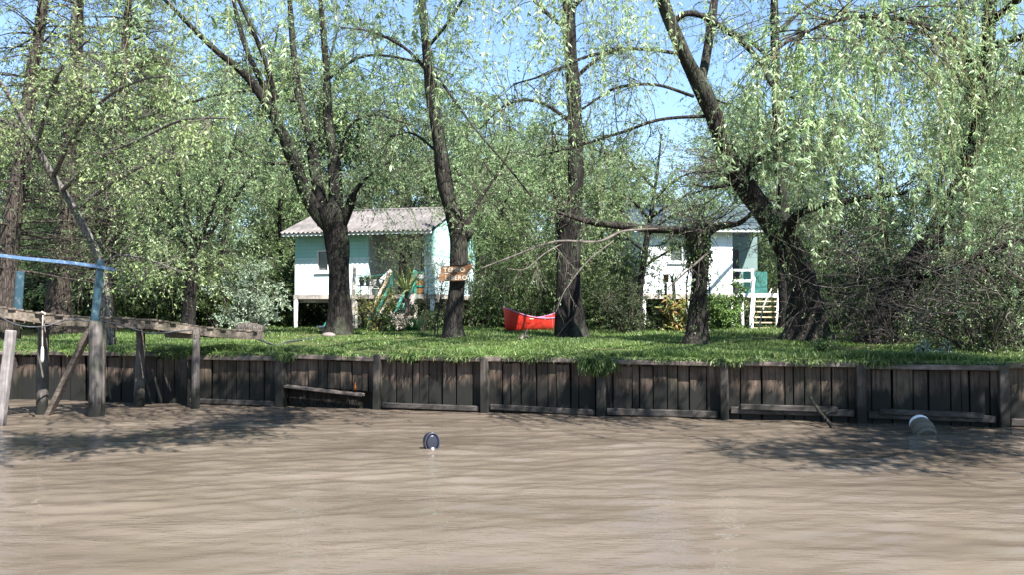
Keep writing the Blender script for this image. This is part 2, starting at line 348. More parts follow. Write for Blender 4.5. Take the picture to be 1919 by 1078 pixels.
# ------------------------------------------------------------------ foliage machinery
def sample_on(paths, n, tmin=0., tmax=1.):
    N, k, _ = paths.shape
    i = R.integers(0, N, n); t = R.uniform(tmin, tmax, n) * (k - 1.001); j = t.astype(int); u = (t - j)[:, None]
    a = paths[i, j]; b = paths[i, j + 1]
    return a + (b - a) * u, unit(b - a), i, t / (k - 1)
def grow(p0, d0, L, k=5, droop=0., curl=.15):
    """N paths from p0 along d0, bending downward by droop per step, wandering by curl"""
    N = len(p0); d = unit(d0); L = np.broadcast_to(L, (N,)); out = [p0]; p = p0
    for s in range(k - 1):
        dr = np.zeros((N, 3)); dr[:, 2] = -droop
        d = unit(d + dr + R.normal(size=(N, 3)) * curl)
        p = p + d * (L / (k - 1))[:, None]; out.append(p)
    return np.stack(out, 1)
def resample(paths, k=8):
    out = []
    for p in paths:
        t = np.linspace(0, len(p) - 1, k); i = np.minimum(t.astype(int), len(p) - 2); u = (t - i)[:, None]
        out.append(p[i] + (p[i+1] - p[i]) * u)
    return np.array(out)
def foliate(mb, limbs, n1=60, l1=1.6, n2=700, l2=.9, nl=9000, leaf=(.1,.025), up=.25, droop1=.08, droop2=.25, out=.9,
            t1=.3, r1=.014, r2=.005, wood=0, lf=1, curl=.2, ldown=.3, flat=1., lrand=.8, k2=5):
    """limbs -> side branches -> twigs -> leaves, all into one crown mesh"""
    Lm = resample(limbs)
    p, tg, _, tt = sample_on(Lm, n1, t1)
    r = R.normal(size=(n1, 3)); r[:, 2] *= flat
    d = tg * .5 + unit(r) * out; d[:, 2] += up
    B1 = grow(p, d, l1 * R.uniform(.5, 1.25, n1), 6, droop1, curl)
    mb.strips(B1, np.outer(R.uniform(.6, 1.2, n1) * r1, np.linspace(1, .35, 6)), 4, wood)
    p, tg, _, _ = sample_on(B1, n2, .15)
    r = R.normal(size=(n2, 3)); r[:, 2] *= flat
    d = tg * .6 + unit(r) * .8; d[:, 2] += up * .4
    B2 = grow(p, d, l2 * R.uniform(.4, 1.3, n2), k2, droop2, curl)
    mb.strips(B2, np.outer(R.uniform(.6, 1.2, n2) * r2, np.linspace(1, .4, k2)), 3, wood)
    if nl:
        p, tg, _, _ = sample_on(B2, nl, .1)
        d = tg * .7 + unit(R.normal(size=(nl, 3))) * lrand; d[:, 2] -= ldown
        s = R.uniform(.6, 1.25, nl)
        mb.leaves(p + R.normal(size=(nl, 3)) * .015, d, leaf[0] * s, leaf[1] * s, lf)
    return B1, B2
def tree(name, label, cat, base, stems, bark, crown_mats, fol, group=None, extra=None, sides=14):
    """stems: list of (pts, radii); fol: list of dicts for foliate, each with key 'on' = indices of stems that carry leaves"""
    t = thing(name, label, cat, base, 0, group)
    mb = MB()
    for i, (p, r) in enumerate(stems):
        mb.tube(p, r, sides if r[0] > .06 else 7, lump=.07 if r[0] > .05 else .03, flute=.5 if i == 0 else 0)
    mb.build('trunk', bark, t, smooth=True)
    cb = MB()
    for f in fol:
        f = dict(f); on = f.pop('on', range(len(stems)))
        foliate(cb, [stems[i][0] for i in on], **f)
    if extra: extra(cb)
    if cb.n: cb.build('crown', crown_mats, t)
    return t
# ------------------------------------------------------------------ camera, light, sky
cam = bpy.data.cameras.new('camera'); co = bpy.data.objects.new('camera', cam); COL.objects.link(co)
co.location = (0, 0, CAMZ); co.rotation_euler = (math.pi / 2 + TILT, 0, 0)
cam.sensor_width = 36; cam.lens = 36 * F / 1919; cam.clip_end = 2000; cam.clip_start = .05
sc.camera = co
EL = math.radians(50); SAZ = math.atan2(.58, -.81)            # the sun stands behind the camera, to its right
S = Vector((math.sin(SAZ) * math.cos(EL), math.cos(SAZ) * math.cos(EL), math.sin(EL)))
sl = bpy.data.lights.new('sun', 'SUN'); so = bpy.data.objects.new('sun', sl); COL.objects.link(so)
sl.energy = 4.8; sl.angle = math.radians(.53); sl.color = (1, .97, .925)
so.rotation_euler = S.to_track_quat('Z', 'Y').to_euler(); so.location = (20, -30, 40)
w = bpy.data.worlds.new('World'); sc.world = w; w.use_nodes = True
nt = w.node_tree; bg = nt.nodes['Background']; sky = nt.nodes.new('ShaderNodeTexSky'); sky.sky_type = 'NISHITA'
sky.sun_disc = False; sky.sun_elevation = EL; sky.sun_rotation = SAZ; sky.air_density = 1.0; sky.dust_density = .05; sky.ozone_density = 3.5
nt.links.new(sky.outputs[0], bg.inputs[0]); bg.inputs[1].default_value = .078
sc.view_settings.view_transform = 'Standard'; sc.view_settings.look = 'None'; sc.view_settings.exposure = 1.95; sc.view_settings.gamma = 1
sc.cycles.max_bounces = 5; sc.cycles.diffuse_bounces = 2; sc.cycles.glossy_bounces = 3; sc.cycles.transmission_bounces = 4; sc.cycles.transparent_max_bounces = 4
sc.cycles.use_adaptive_sampling = False; sc.cycles.caustics_reflective = False; sc.cycles.caustics_refractive = False
# ------------------------------------------------------------------ ground, water
def frange(lo, hi, st): return np.arange(lo, hi, st)
xs = np.concatenate([-np.geomspace(200, 24, 14), frange(-23, 20, .45), np.geomspace(21, 200, 14)])
ss = np.concatenate([[.10, .101], frange(.14, 24, .4), np.geomspace(25, 300, 16)])
X, Sg = np.meshgrid(xs, ss, indexing='ij'); Y = yb(X) + Sg * 1.03
Z = gz(X, Y); Z[:, 0] = -1.2; Z[:, 1] = 1.06
mb = MB(); mb.grid(X[:, 1:], Y[:, 1:], Z[:, 1:]); mb.grid(X[:, :2], Y[:, :2], Z[:, :2], m=1); tag(mb.build('ground', [M['ground'], M['earth']], smooth=True), kind='structure')
xs = np.concatenate([-np.geomspace(150, 12.2, 22), frange(-12, 10.5, .055), np.geomspace(10.7, 150, 22)])
ys = np.concatenate([-np.geomspace(150, .5, 20), frange(0, 3.9, .3), frange(3.9, 20.5, .042), [21, 22, 24, 40, 70]])
X, Y = np.meshgrid(xs, ys, indexing='ij'); Z = np.zeros_like(X)
for i in range(44):
    lam = R.choice([.24, .3, .38, .48, .6, .8, 1.1]) * R.uniform(.85, 1.15); th = R.normal(math.pi / 2 + .08, .42)
    kx, ky = math.cos(th) * 6.283 / lam, math.sin(th) * 6.283 / lam
    mod = .55 + .45 * np.sin(X * R.uniform(.2, .6) + R.uniform(0, 6)) * np.sin(Y * R.uniform(.2, .6) + R.uniform(0, 6))
    sn = np.sin(kx * X + ky * Y + R.uniform(0, 6.28) + .8 * np.sin(X * .9 + i) + .5 * np.sin(X * 2.1 + Y * .8 + 2 * i)); Z += lam ** .95 * .0034 * R.uniform(.6, 1.3) * mod * (sn + .3 * sn * sn)
Z *= np.clip((14 - np.abs(X)) / 3, 0, 1) * np.clip(Y / 2, 0, 1) * np.clip((23 - Y) / 3, 0, 1)
mb = MB(); mb.grid(X, Y, Z); tag(mb.build('water', M['water'], smooth=True), kind='structure')
# ------------------------------------------------------------------ timber river wall
WU = unit([1, -.247, 0]); WN = np.array([WU[1], -WU[0], 0])          # along the wall; towards the river
if WN[1] > 0: WN = -WN
wall = thing('river_wall', 'weathered vertical plank retaining wall along the muddy river with moss and dark tide stain', 'retaining wall', (0, 17.1, 0))
post_x = [-.497 + 2.18 * k * .9708 for k in range(-11, 9)]
post_x[11 - 2] = -4.69; post_x[11 - 1] = -2.65; post_x[11] = -.497; post_x[12] = 1.686; post_x[13] = 3.86; post_x[14] = 6.11; post_x[15] = 8.29
def W(x, off, z):   # point on the wall line, off metres out over the river
    return np.array([x, yb(x), 0]) + WN * off + np.array([0, 0, z])
for i, x in enumerate(post_x):
    p = MB(); lean = R.normal(0, .012)
    wd = R.uniform(.14, .19); top = 1.04 + R.uniform(-.03, .06)
    if i in (9, 12): top += .03
    p.beam(W(x - lean, .10, -.9), W(x + lean, .105, top), wd, R.uniform(.15, .19), up=WN)
    o = bevel(p.build('post', M['rpost'], wall), .018, 2)
for a, b in zip(post_x[:-1], post_x[1:]):
    i = post_x.index(a); ledge_bay = i == 9
    pk = MB(); x = a + .03
    while x < b - .02:
        wdt = min(R.choice([.13, .18, .24, .30, .36]) * R.uniform(.9, 1.1), b - .02 - x)
        if wdt < .07: break
        off = R.uniform(-.012, .02); zb = -1.0 if not ledge_bay else .40
        if ledge_bay: zb = .44 - .10 * (x - a) / (b - a)
        tl = R.normal(0, .006); zt = R.uniform(.93, 1.0)
        pk.beam(W(x + wdt / 2 + tl, off, zb), W(x + wdt / 2 - tl, off + R.normal(0, .012), zt), wdt * .962 * (.98), .045, up=WN)
        x += wdt
    o = pk.build('planking', M['plank'], wall); bevel(o, .006)
    c = MB(); z0 = 1.02 + R.uniform(-.035, .03); z1 = 1.02 + R.uniform(-.035, .03)
    c.beam(W(a + .01, .075, z0), W(b - .01, .08, z1), R.uniform(.16, .2), R.uniform(.075, .10), up=(0, 0, 1))
    bevel(c.build('cap_beam', M['cap'], wall), .014, 2)
    if -7 < a < 9:
        if ledge_bay:
            c = MB(); c.beam(W(a + .10, .12, .43), W(b - .28, .12, .29), .16, .06); bevel(c.build('ledge_board', M['ledge'], wall), .01)
        else:
            n = 1 + (R.random() < .6)
            for k in range(n):
                zz = .13 + .10 * k + R.uniform(-.05, .05); xa = a + R.uniform(.08, .5) * k + .1; xb = b - R.uniform(.1, .7) if k else b - .11
                c = MB(); c.beam(W(xa, .075 + .045 * k, zz), W(xb, .075 + .045 * k, zz + R.uniform(-.06, .04)), .07, R.uniform(.07, .13), up=(0, 0, 1))
                bevel(c.build('waling_board', M['waling'], wall), .012)
# orange bottle on the ledge
b = MB(); bp = P(668, 736, yb(-3.1) - .12); bx = -3.10; q = W(bx, .12, .385)
prof = [(0, .022), (.07, .022), (.10, .012), (.13, .010), (.135, .012), (.15, .012)]
b.tube([q + [0, 0, h] for h, _ in prof], [r for _, r in prof], 10)
tag(b.build('bottle', M['orange'], origin=q, smooth=True), 'small orange plastic bottle standing on the ledge board of the river wall', 'bottle')
# half sunk barrel
bq = P(1733, 800, 14.15); bq[2] = 0; ax = unit([-.06, -.80, -.46])
bar = thing('barrel', 'half sunken round barrel with a white band on its upper end beside the river wall', 'barrel', bq)
def lathe(mb, o, ax, prof, n=24, m=0): mb.tube([np.array(o) + ax * h for h, r in prof], [r for h, r in prof], n, m)
o0 = bq + np.array([0, .22, .17])
b = MB(); lathe(b, o0, ax, [(h_ * .8, r_ * .78) for h_, r_ in [(.09, .20), (.12, .212), (.2, .222), (.28, .226), (.36, .222), (.44, .21), (.52, .19), (.521, .165), (.50, .16), (.50, .001)]], 28); b.build('body', M['barrel'], bar, smooth=False)
b = MB(); lathe(b, o0, ax, [(h_ * .8, r_ * .78) for h_, r_ in [(-.02, .10), (-.015, .165), (0, .182), (.04, .197), (.088, .2035), (.1, .2035)]], 28); b.build('white_band', M['barrel_white'], bar, smooth=True)
for h, r in ((.24, .226), (.41, .218)):
    b = MB(); lathe(b, o0, ax, [(h_ * .8, r_ * .78) for h_, r_ in [(h, r), (h + .002, r + .012), (h + .03, r + .012), (h + .032, r)]], 28); b.build('hoop', M['barrel'], bar)
# floating canister
cq = P(808, 830, 12.6); cq[2] = .10; ax = unit([.36, -.93, .05])
can = thing('float', 'small round black plastic float with a grey rim bobbing alone in the brown water', 'float', (cq[0], cq[1], 0))
b = MB(); prof = [(-.13, .05), (-.128, .09), (-.10, .122), (-.03, .134), (.05, .13), (.065, .122)]
def oval(mb, prof, m=0, n=28):
    a = unit(np.cross(ax, [0, 0, 1])); u2 = np.cross(a, ax); th = np.arange(n) * 2 * math.pi / n
    V = [cq + ax * h + a * r * .80 * math.cos(t) + u2 * r * 1.06 * math.sin(t) for h, r in prof for t in th]
    Q = [(i*n+j, i*n+(j+1)%n, (i+1)*n+(j+1)%n, (i+1)*n+j) for i in range(len(prof)-1) for j in range(n)]
    mb.add(V, Q, m=m); k = len(prof) - 1
    V = [cq + ax * prof[0][0], cq + ax * prof[-1][0]]; base = mb.n - len(prof) * n
    mb.v.append(np.array(V)); mb.n += 2; c = mb.n - 2
    mb.t.append((np.array([(c, base + (j+1)%n, base + j) for j in range(n)] + [(c+1, base + k*n + j, base + k*n + (j+1)%n) for j in range(n)]), m))
oval(b, prof); b.build('body', M['black'], can, smooth=True)
b = MB(); oval(b, [(.05, .1305), (.052, .139), (.075, .137), (.08, .122), (.066, .118)]); b.build('rim', M['rimgrey'], can, smooth=True)
b = MB(); oval(b, [(.066, .117), (.07, .08), (.071, .0005)]); b.build('face', M['black'], can, smooth=True)
b = MB(); q = cq + ax * .085 + np.array([0, 0, -.11]); b.tube([q + [0,0,.045], q + [0,0,.01], q - [0,0,.02]], [.014, .022, .018], 10); b.build('fitting', M['white'], can, smooth=True)
# driftwood stick against the wall
p, r = smooth_path([P(1518, 745, 15.35), P(1535, 772, 15.1), P(1552, 792, 14.9), P(1566, 812, 14.7)], [.018, .03, .036, .04], 12)
b = MB(); b.tube(p, r, 8, lump=.1); b.tube([p[5], p[5] + [.12, -.05, .07]], [.018, .008], 6)
tag(b.build('driftwood', M['bark_dark'], origin=p[-1], smooth=True), 'dark driftwood branch leaning out of the water against the river wall', 'driftwood')
# ------------------------------------------------------------------ pier
E = np.array([-5.34, 19.1, 0]); PD = unit([-3.45, -3.7, 0]); PB = np.array([-PD[1], PD[0], 0]);
if PB[0] > 0: PB = -PB                                          # to the far side of the deck
LEN = 8.6; WID = 1.15
def dz(s): return 1.53 + .084 * s + .002 * s * s - .035 * math.sin(s * 1.9)
def D(s, t, h=0): return E + PD * s + PB * t + np.array([0, 0, dz(s) + h])
pier = thing('pier', 'old rickety plank footbridge on wooden piles reaching from the river bank over the water', 'pier', (E[0], E[1], 1.1))
s = 0.
k = 0
dk = MB()
while s < LEN:
    w_ = R.uniform(.10, .16); a = R.uniform(-.07, .05)
    if R.random() > .06:
        dk.beam(D(s + w_/2, a, R.uniform(-.008, .012)), D(s + w_/2 + R.normal(0, .01), WID + R.uniform(-.06, .08), R.uniform(-.008, .012)), w_ * .9, .035)
    s += w_ + R.uniform(.006, .02)
bevel(dk.build('deck', M['pier'], pier), .005)
for t in (.03, WID - .08):
    for s0, s1 in ((0, 3.0), (2.95, 5.6), (5.55, LEN)):
        b = MB(); q = MB()
        pts = [D(s0 + (s1 - s0) * i / 5, t + (.02 if s0 == 2.95 else 0), -.10) for i in range(6)]
        for a, c in zip(pts[:-1], pts[1:]): b.beam(a, c, .06, .15)
        b.build('edge_beam', M['pier'], pier)
def pile(s, t, r, top=-.06, lx=0, ly=0, m='pile', name='pile'):
    b = MB(); q = D(s, t, top); f = np.array([q[0] + lx, q[1] + ly, -.9])
    b.tube([f + (q - f) * i / 7 for i in range(8)], np.linspace(r * 1.12, r, 8) * R.uniform(.95, 1.06, 8), 10, lump=.05)
    return b.build(name, M[m], pier, smooth=True)
S2 = lambda px, t: next(s for s in np.arange(0, 12, .01) if 959.5 + D(s, t)[0] / D(s, t)[1] * F <= px)
pile(S2(178, -.02), -.09, .115); pile(S2(196, -.02), .06, .07)
pile(S2(366, 0), -.05, .075)
pile(S2(262, WID), WID - .05, .09); pile(S2(82, WID), WID - .02, .10)
pile(LEN - .3, 0, .1); pile(LEN - .3, WID, .1)
# the pale cut-off pile at the left edge, a post of its own
q = P(21, 620, 15.3); f = P(0, 800, 15.15); f = f + (f - q) * .6
b = MB(); b.beam(f, q, .145, .14); pw = bevel(b.build('mooring_post', M['pile_pale'], origin=(f[0], f[1], 0)), .02, 2)
tag(pw, 'pale squared mooring post in the water at the far left of the pier', 'post')
b = MB(); b.beam(D(S2(172, 0), -.02, -.15), np.array([*D(S2(78, WID), WID - .1)[:2], -.25]) + PB * -.05, .11, .10); b.build('brace', M['pier'], pier)
b = MB()
b.beam(D(S2(366, 0), -.12, -.21), D(S2(366, 0), WID + .05, -.21), .12, .1); bevel(b.build('cross_beam', M['pier'], pier), .01)
b = MB(); b.beam(D(S2(178, 0), -.16, -.23), D(S2(178, 0), WID + .05, -.23), .12, .12); bevel(b.build('cross_beam', M['pier'], pier), .01)
# railing
s1 = S2(176, 0); pb = D(s1, -.05, -.12); ptop = P(189, 486, pb[1] + .02)
b = MB(); b.beam(pb, ptop, .15, .07, up=PB, w2=.11); bevel(b.build('railing_post', M['teal_post'], pier), .01)
s2 = S2(33, WID); pb2 = D(s2, WID - .04, -.1); pt2 = P(38, 508, pb2[1])
b = MB(); b.beam(pb2, pt2, .14, .07, up=PB); bevel(b.build('railing_post', M['teal_post'], pier), .01)
b = MB(); ra = P(213, 505, ptop[1] + .18); rb = P(-160, 455, 14.5)
pts = [ra + (rb - ra) * i / 8 + np.array([0, 0, .02 * math.sin(i)]) for i in range(9)]
for a, c in zip(pts[:-1], pts[1:]): b.beam(a - PB * .06, c - PB * .06, .045, .058)
b.build('handrail', M['blue'], pier)
b = MB(); b.beam(P(-160, 470, 14.5) - [0, 0, .9], P(-160, 452, 14.5), .1, .08); b.build('railing_post', M['teal_post'], pier)
# ropes and cable
def ropeobj(name, ctrl, rad, m, label, cat):
    p, r = smooth_path(ctrl, [rad] * len(ctrl), 6 * len(ctrl)); b = MB(); b.tube(p, r, 6)
    return tag(b.build(name, m, origin=p[0], smooth=True), label, cat)
d0 = D(S2(78, 0), -.08, -.03)
rp = thing('rope', 'short rope with a pale weighted end hanging straight down from the pier edge', 'rope', d0)
b = MB(); b.tube([d0, d0 - [.005, 0, .3], d0 - [0, 0, .58]], [.011] * 3, 6); b.build('cord', M['rope'], rp)
b = MB(); b.tube([d0 - [0, 0, .56], d0 - [0, 0, .62], d0 - [0, 0, .78], d0 - [0, 0, .84]], [.014, .026, .028, .02], 8); b.build('weight', M['white'], rp, smooth=True)
b = MB(); b.tube([d0 + [-.04, 0, .02], d0 + [0, -.03, .05], d0 + [.04, 0, .03], d0 + [.01, .02, -.03]], [.02, .024, .022, .015], 7); b.build('knot', M['rope'], rp, smooth=True)
sA, sB, sC, sD_ = S2(-30, 0), S2(125, 0), S2(205, 0), S2(355, 0)
ropeobj('cable', [D(sA, -.1, -.05), D((sA*2+sB)/3, -.12, -.26), D((sA+2*sB)/3, -.12, -.24), D(sB, -.1, -.07), D((sB+sC)/2, -.1, -.07), D(sC, -.1, -.09), D((2*sC+sD_)/3, -.12, -.22), D((sC+sD_)/2, -.12, -.26), D(sD_, -.1, -.1)], .013, M['cable'], 'grey cable sagging in loops along the side of the pier', 'cable')
g0 = lambda x, y, h=0: np.array([x, y, float(gz(np.array(x), np.array(y))) + h])
def G(px, y, h=0): x = (px - 959.5) / F * y; return g0(x, y, h)
ropeobj('hose', [D(.2, .5, -.05), G(515, 20.4, .03), G(540, 21.5, .05), G(575, 23.5, .05), G(600, 25.5, .03)], .022, M['cable'], 'dark hose lying across the grass from the pier end towards the forked tree', 'hose')
lg = thing('log', 'short thick grey log lying on the bank at the landward end of the pier', 'log', G(470, 26.3))
p0, p1 = G(447, 26.4, .2), G(492, 26.2, .18); b = MB(); pp, rr = smooth_path([p0, (p0+p1)/2 + [0,0,.03], p1], [.18, .2, .16], 9); b.tube(pp, rr, 14, lump=.07); b.build('bark', M['log'], lg, smooth=True)
b = MB(); ax_ = unit(p0 - p1); b.tube([p0, p0 + ax_ * .006], [.165, .16], 14); b.build('cut_end', M['dark'], lg)
# ------------------------------------------------------------------ cabin on the left
def wall_with_holes(mb, x0, x1, z0, z1, y, th, holes, m=0):
    """front wall slab in the x-z plane at depth y..y+th, with rectangular holes (xa,xb,za,zb)"""
    xs = sorted({x0, x1, *[h[0] for h in holes], *[h[1] for h in holes]}); zs = sorted({z0, z1, *[h[2] for h in holes], *[h[3] for h in holes]})
    for a, b in zip(xs[:-1], xs[1:]):
        za = None; runs = []
        for c, d in zip(zs[:-1], zs[1:]):
            cx, cz = (a + b) / 2, (c + d) / 2
            if not any(h[0] < cx < h[1] and h[2] < cz < h[3] for h in holes):
                if runs and runs[-1][1] == c: runs[-1][1] = d
                else: runs.append([c, d])
        for c, d in runs: mb.box(a, b, y, y + th, c, d, m)
def corrugated(mb, x0, x1, y0, y1, z0, z1, pitch=.19, amp=.028, th=.012, ny=6):
    nx = int((x1 - x0) / pitch * 8); X = np.linspace(x0, x1, nx)[:, None] * np.ones((1, ny)); t = np.linspace(0, 1, ny)[None] * np.ones((nx, 1))
    Z = z0 + (z1 - z0) * t + amp * np.cos((X - x0) / pitch * 2 * math.pi); Y = y0 + (y1 - y0) * t
    mb.grid(X, Y, Z); mb.grid(X[::-1], Y[::-1], (Z - th)[::-1])
def window(parent, x0, x1, z0, z1, y, fm, mull=True, fr=.06):
    f = MB(); f.box(x0 - .02, x0 + fr, y - .03, y + .05, z0 - .02, z1 + .02); f.box(x1 - fr, x1 + .02, y - .03, y + .05, z0 - .02, z1 + .02)
    f.box(x0 + fr, x1 - fr, y - .03, y + .05, z1 - fr, z1 + .02); f.box(x0 + fr, x1 - fr, y - .032, y + .05, z0 - .02, z0 + fr)
    if mull: f.box((x0 + x1)/2 - .025, (x0 + x1)/2 + .025, y - .02, y + .045, z0 + fr, z1 - fr)
    o = f.build('window', fm, parent, local=True); g = MB(); g.box(x0 + .02, x1 - .02, y + .055, y + .062, z0 + .02, z1 - .02); g.build('pane', M['glass'], o, local=True)
    sl_ = MB(); sl_.box(x0 - .06, x1 + .06, y - .09, y + .01, z0 - .07, z0 - .022); sl_.build('sill', fm, o, local=True)
    return o
RZ = math.radians(-14)
h1 = thing('cabin', 'pale aqua cabin on stilts with corrugated roof, front porch and green stair rails', 'cabin', (-8.33, 34, 1.27), RZ)
FZ = 1.22; WZ = 3.72; DP = 5.3; LX = 5.65; PA = 3.02; PE = 5.25                                   # floor underside and eave above the stilts' foot
b = MB()
wall_with_holes(b, 0, PA, FZ + .1, WZ, 0, .1, [(.90, 1.42, 2.22, 3.06)])

b.box(0, .1, .1, DP, FZ + .1, WZ); b.box(.1, LX - .1, DP - .1, DP, FZ + .1, WZ); b.box(LX - .1, LX, .1, DP, FZ + .1, WZ)
wall_with_holes(b, PE, LX, FZ + .1, WZ, 0, .1, [])
b.box(PE, PE + .1, .1, 1.5, FZ + .1, WZ)
for x, a in ((.0, 0), (LX - .1, 0)):                                # gable ends
    V = [(x, .0, WZ), (x, DP, WZ), (x, DP/2, WZ + .95), (x + .1, 0, WZ), (x + .1, DP, WZ), (x + .1, DP/2, WZ + .95)]
    b.add(V, [(0,3,4,1)], [(0,1,2),(3,5,4)]); b.add(V, [(0,2,5,3),(1,4,5,2)])
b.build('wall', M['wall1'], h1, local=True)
b = MB(); wall_with_holes(b, PA, PE, FZ + .12, WZ, 1.5, .1, [(3.62, 4.22, FZ + .12, 3.35), (4.5, 5.1, 2.1, 3.3)]); b.box(PA - .1, PA + .003, .1, 1.5, FZ + .1, WZ); b.build('porch_wall', M['porchwall'], h1, local=True)
b = MB(); b.box(3.64, 4.20, 1.62, 1.66, FZ + .14, 3.34); d_ = b.build('door', M['dark'], h1, local=True)
b = MB(); b.box(4.08, 4.12, 1.585, 1.62, 2.25, 2.33); b.build('handle', M['metal'], d_, local=True)
window(h1, 4.5, 5.1, 2.1, 3.3, 1.53, M['porchwall'])
window(h1, .90, 1.42, 2.22, 3.06, .03, M['white'], False)
b = MB(); b.box(-.02, LX + .02, -.05, DP + .02, FZ - .06, FZ + .097); b.box(-.05, LX + .04, .3, .45, FZ - .2, FZ - .063); b.box(-.05, LX + .04, DP - .5, DP - .35, FZ - .2, FZ - .063); b.build('floor', M['grey_post'], h1, local=True)
b = MB(); corrugated(b, -.30, LX + .08, -.62, DP/2, WZ - .04, WZ + 1.12); corrugated(b, -.30, LX + .08, DP + .46, DP/2, WZ + .02, WZ + 1.12); rf = b.build('roof', M['roof1'], h1, smooth=True, local=True)
b = MB(); b.tube([(-.32, DP/2, WZ + 1.13), (LX + .10, DP/2, WZ + 1.13)], [.06, .06], 10); b.build('ridge_cap', M['roof1'], rf, smooth=True, local=True)
b = MB(); b.box(-.28, LX + .06, -.56, -.52, WZ - .16, WZ - .03); b.build('fascia', M['white'], h1, local=True)
for i, (x, y) in enumerate(((.05, .0), (2.5, .05), (4.9, .05), (LX - .11, .05), (.05, DP - .1), (2.5, DP - .1), (4.9, DP - .1), (LX - .11, DP - .1))):
    b = MB(); b.tube([(x, y, -.5), (x + R.normal(0, .02), y, .4), (x, y, FZ - .06)], [.085, .075, .078], 10, lump=.05); b.build('stilt', M['white'] if i in (0, 3) else M['grey_post'], h1, smooth=True, local=True)
b = MB(); b.beam((.95, .3, -.05), (1.75, .35, FZ - .2), .06, .06); b.build('brace', M['green'], h1, local=True)
# porch front: boards, rails, stair
b = MB()
for k in range(4): b.box(4.95, PE - .01, -.02 + .004 * (k % 2), .02 + .004 * (k % 2), FZ + .12 + .135 * k, FZ + .245 + .135 * k)
b.build('porch_boards', M['brownboard'], h1, local=True)
b = MB(); b.box(4.9, PE - .01, -.06, .05, FZ + .72, FZ + .87); b.build('parapet_board', M['porchwall'], h1, local=True)
b = MB(); b.box(4.92, PE - .01, -.05, .01, FZ + .91, FZ + .97); b.build('porch_rail', M['green'], h1, local=True)
b = MB(); b.box(4.92, PE - .01, -.06, -.022, FZ + .40, FZ + .47); b.build('porch_rail', M['green'], h1, local=True)
for x in (3.98, 4.92):
    b = MB(); b.box(x - .04, x + .04, -.08, 0, FZ - .1, FZ + 1.0); b.build('porch_post', M['green'], h1, local=True)
for x, m_, nm in ((3.98, 'tan', 'handrail'), (4.92, 'green', 'handrail')):
    b = MB(); b.beam((x, -.1, FZ + 1.0), (x - .1, -2.0, .5), .06, .09 if m_ == 'tan' else .09); o = b.build(nm, M[m_], h1, local=True)
    b = MB(); b.beam((x, -.1, FZ + .55), (x - .1, -1.75, .2), .05, .09); b.build('stair_rail', M['green'], h1, local=True)
    b = MB(); b.beam((x, -.05, FZ + .05), (x - .1, -1.9, -.15), .05, .18); b.build('stringer', M['grey_post'], h1, local=True)
    b = MB(); b.box(x - .14, x - .06, -1.98, -1.90, -.15, .62); b.build('newel_post', M['green'], h1, local=True)
b = MB(); b.beam((3.94, -.03, FZ + 1.02), (3.78, -.75, FZ + .58), .04, .14); b.build('painted_end', M['white'], h1, local=True)
for k in range(6):
    b = MB(); z = FZ - .05 - .2 * k; y = -.2 - .29 * k; b.box(3.96 - .015*k, 4.90 - .015*k, y - .14, y + .12, z - .025, z + .015); b.build('step', M['grey_post'], h1, local=True)
# things in front of the cabin
q = G(661, 31.2)
ps = thing('clothes_post', 'tall thin grey post with a clothes line in front of the aqua cabin', 'post', q)
b = MB(); b.tube([q - [0,0,.2], q + [.02, 0, 1.2], P(665, 494, 31.2)], [.075, .065, .06], 9, lump=.05); b.build('pole', M['grey_post'], ps, smooth=True)
b = MB(); lp = P(665, 515, 31.2); le = P(727, 512, 32.5); pts = [lp + (le - lp) * t - [0, 0, .05 * math.sin(t * 3.14)] for t in np.linspace(0, 1, 8)]; b.tube(pts, [.012] * 8, 5); b.build('line', M['green'], ps)
# plant rack with pots
rq = G(690, 31.6)
rk = thing('plant_rack', 'thin iron plant rack with one board beside the clothes line post', 'rack', rq)
b = MB()
for px in (676, 690, 702): a = G(px, 31.6); b.tube([a - [0,0,.1], np.array([a[0], 31.6, P(px, 516, 31.6)[2]])], [.016, .016], 6)
b.build('frame', M['dark'], rk)
sh = P(688, 534, 31.6); b = MB(); b.box(sh[0] - .34, sh[0] + .34, 31.5, 31.72, sh[2] - .03, sh[2]); b.build('board', M['dark'], rk)
for i, (px, mname, rr_, lab) in enumerate(((678, 'dark', .10, 'black flower pot at the left end of the plant rack board'), (689, 'cable', .085, 'dark grey flower pot in the middle of the plant rack board'), (700, 'porchwall', .11, 'pale flower pot at the right end of the plant rack board'))):
    c = P(px, 534, 31.6); c[1] = 31.61; c[2] = sh[2]
    t = thing('flower_pot', lab, 'flower pot', c, 0, 'pots on the plant rack')
    b = MB(); b.tube([c, c + [0,0,.02], c + [0,0,.17], c + [0,0,.2]], [rr_*.65, rr_*.7, rr_*.95, rr_], 14); b.build('pot', M[mname], t, smooth=True)
    b = MB(); n = 70; b.leaves(c + R.normal(size=(n,3)) * [.04,.04,.02] + [0,0,.22], R.normal(size=(n,3)) + [0,0,.8], R.uniform(.08, .16, n), .03); b.build('foliage', M['shrub'], t)
bq = P(703, 548, 31.3); bb = thing('bucket', 'white bucket hanging below the plant rack beside the cabin stair', 'bucket', bq - [0, 0, .12])
b = MB(); b.tube([bq - [0,0,.12], bq - [0,0,.115], bq + [0,0,.12], bq + [0,0,.125], bq + [0,0,.10]], [.09, .1, .13, .14, .12], 16); b.build('pail', M['white'], bb, smooth=True)
b = MB(); b.tube([bq + [.13*math.cos(t), 0, .12 + .13*math.sin(t)] for t in np.linspace(0, math.pi, 9)], [.006]*9, 5); b.build('handle', M['metal'], bb)
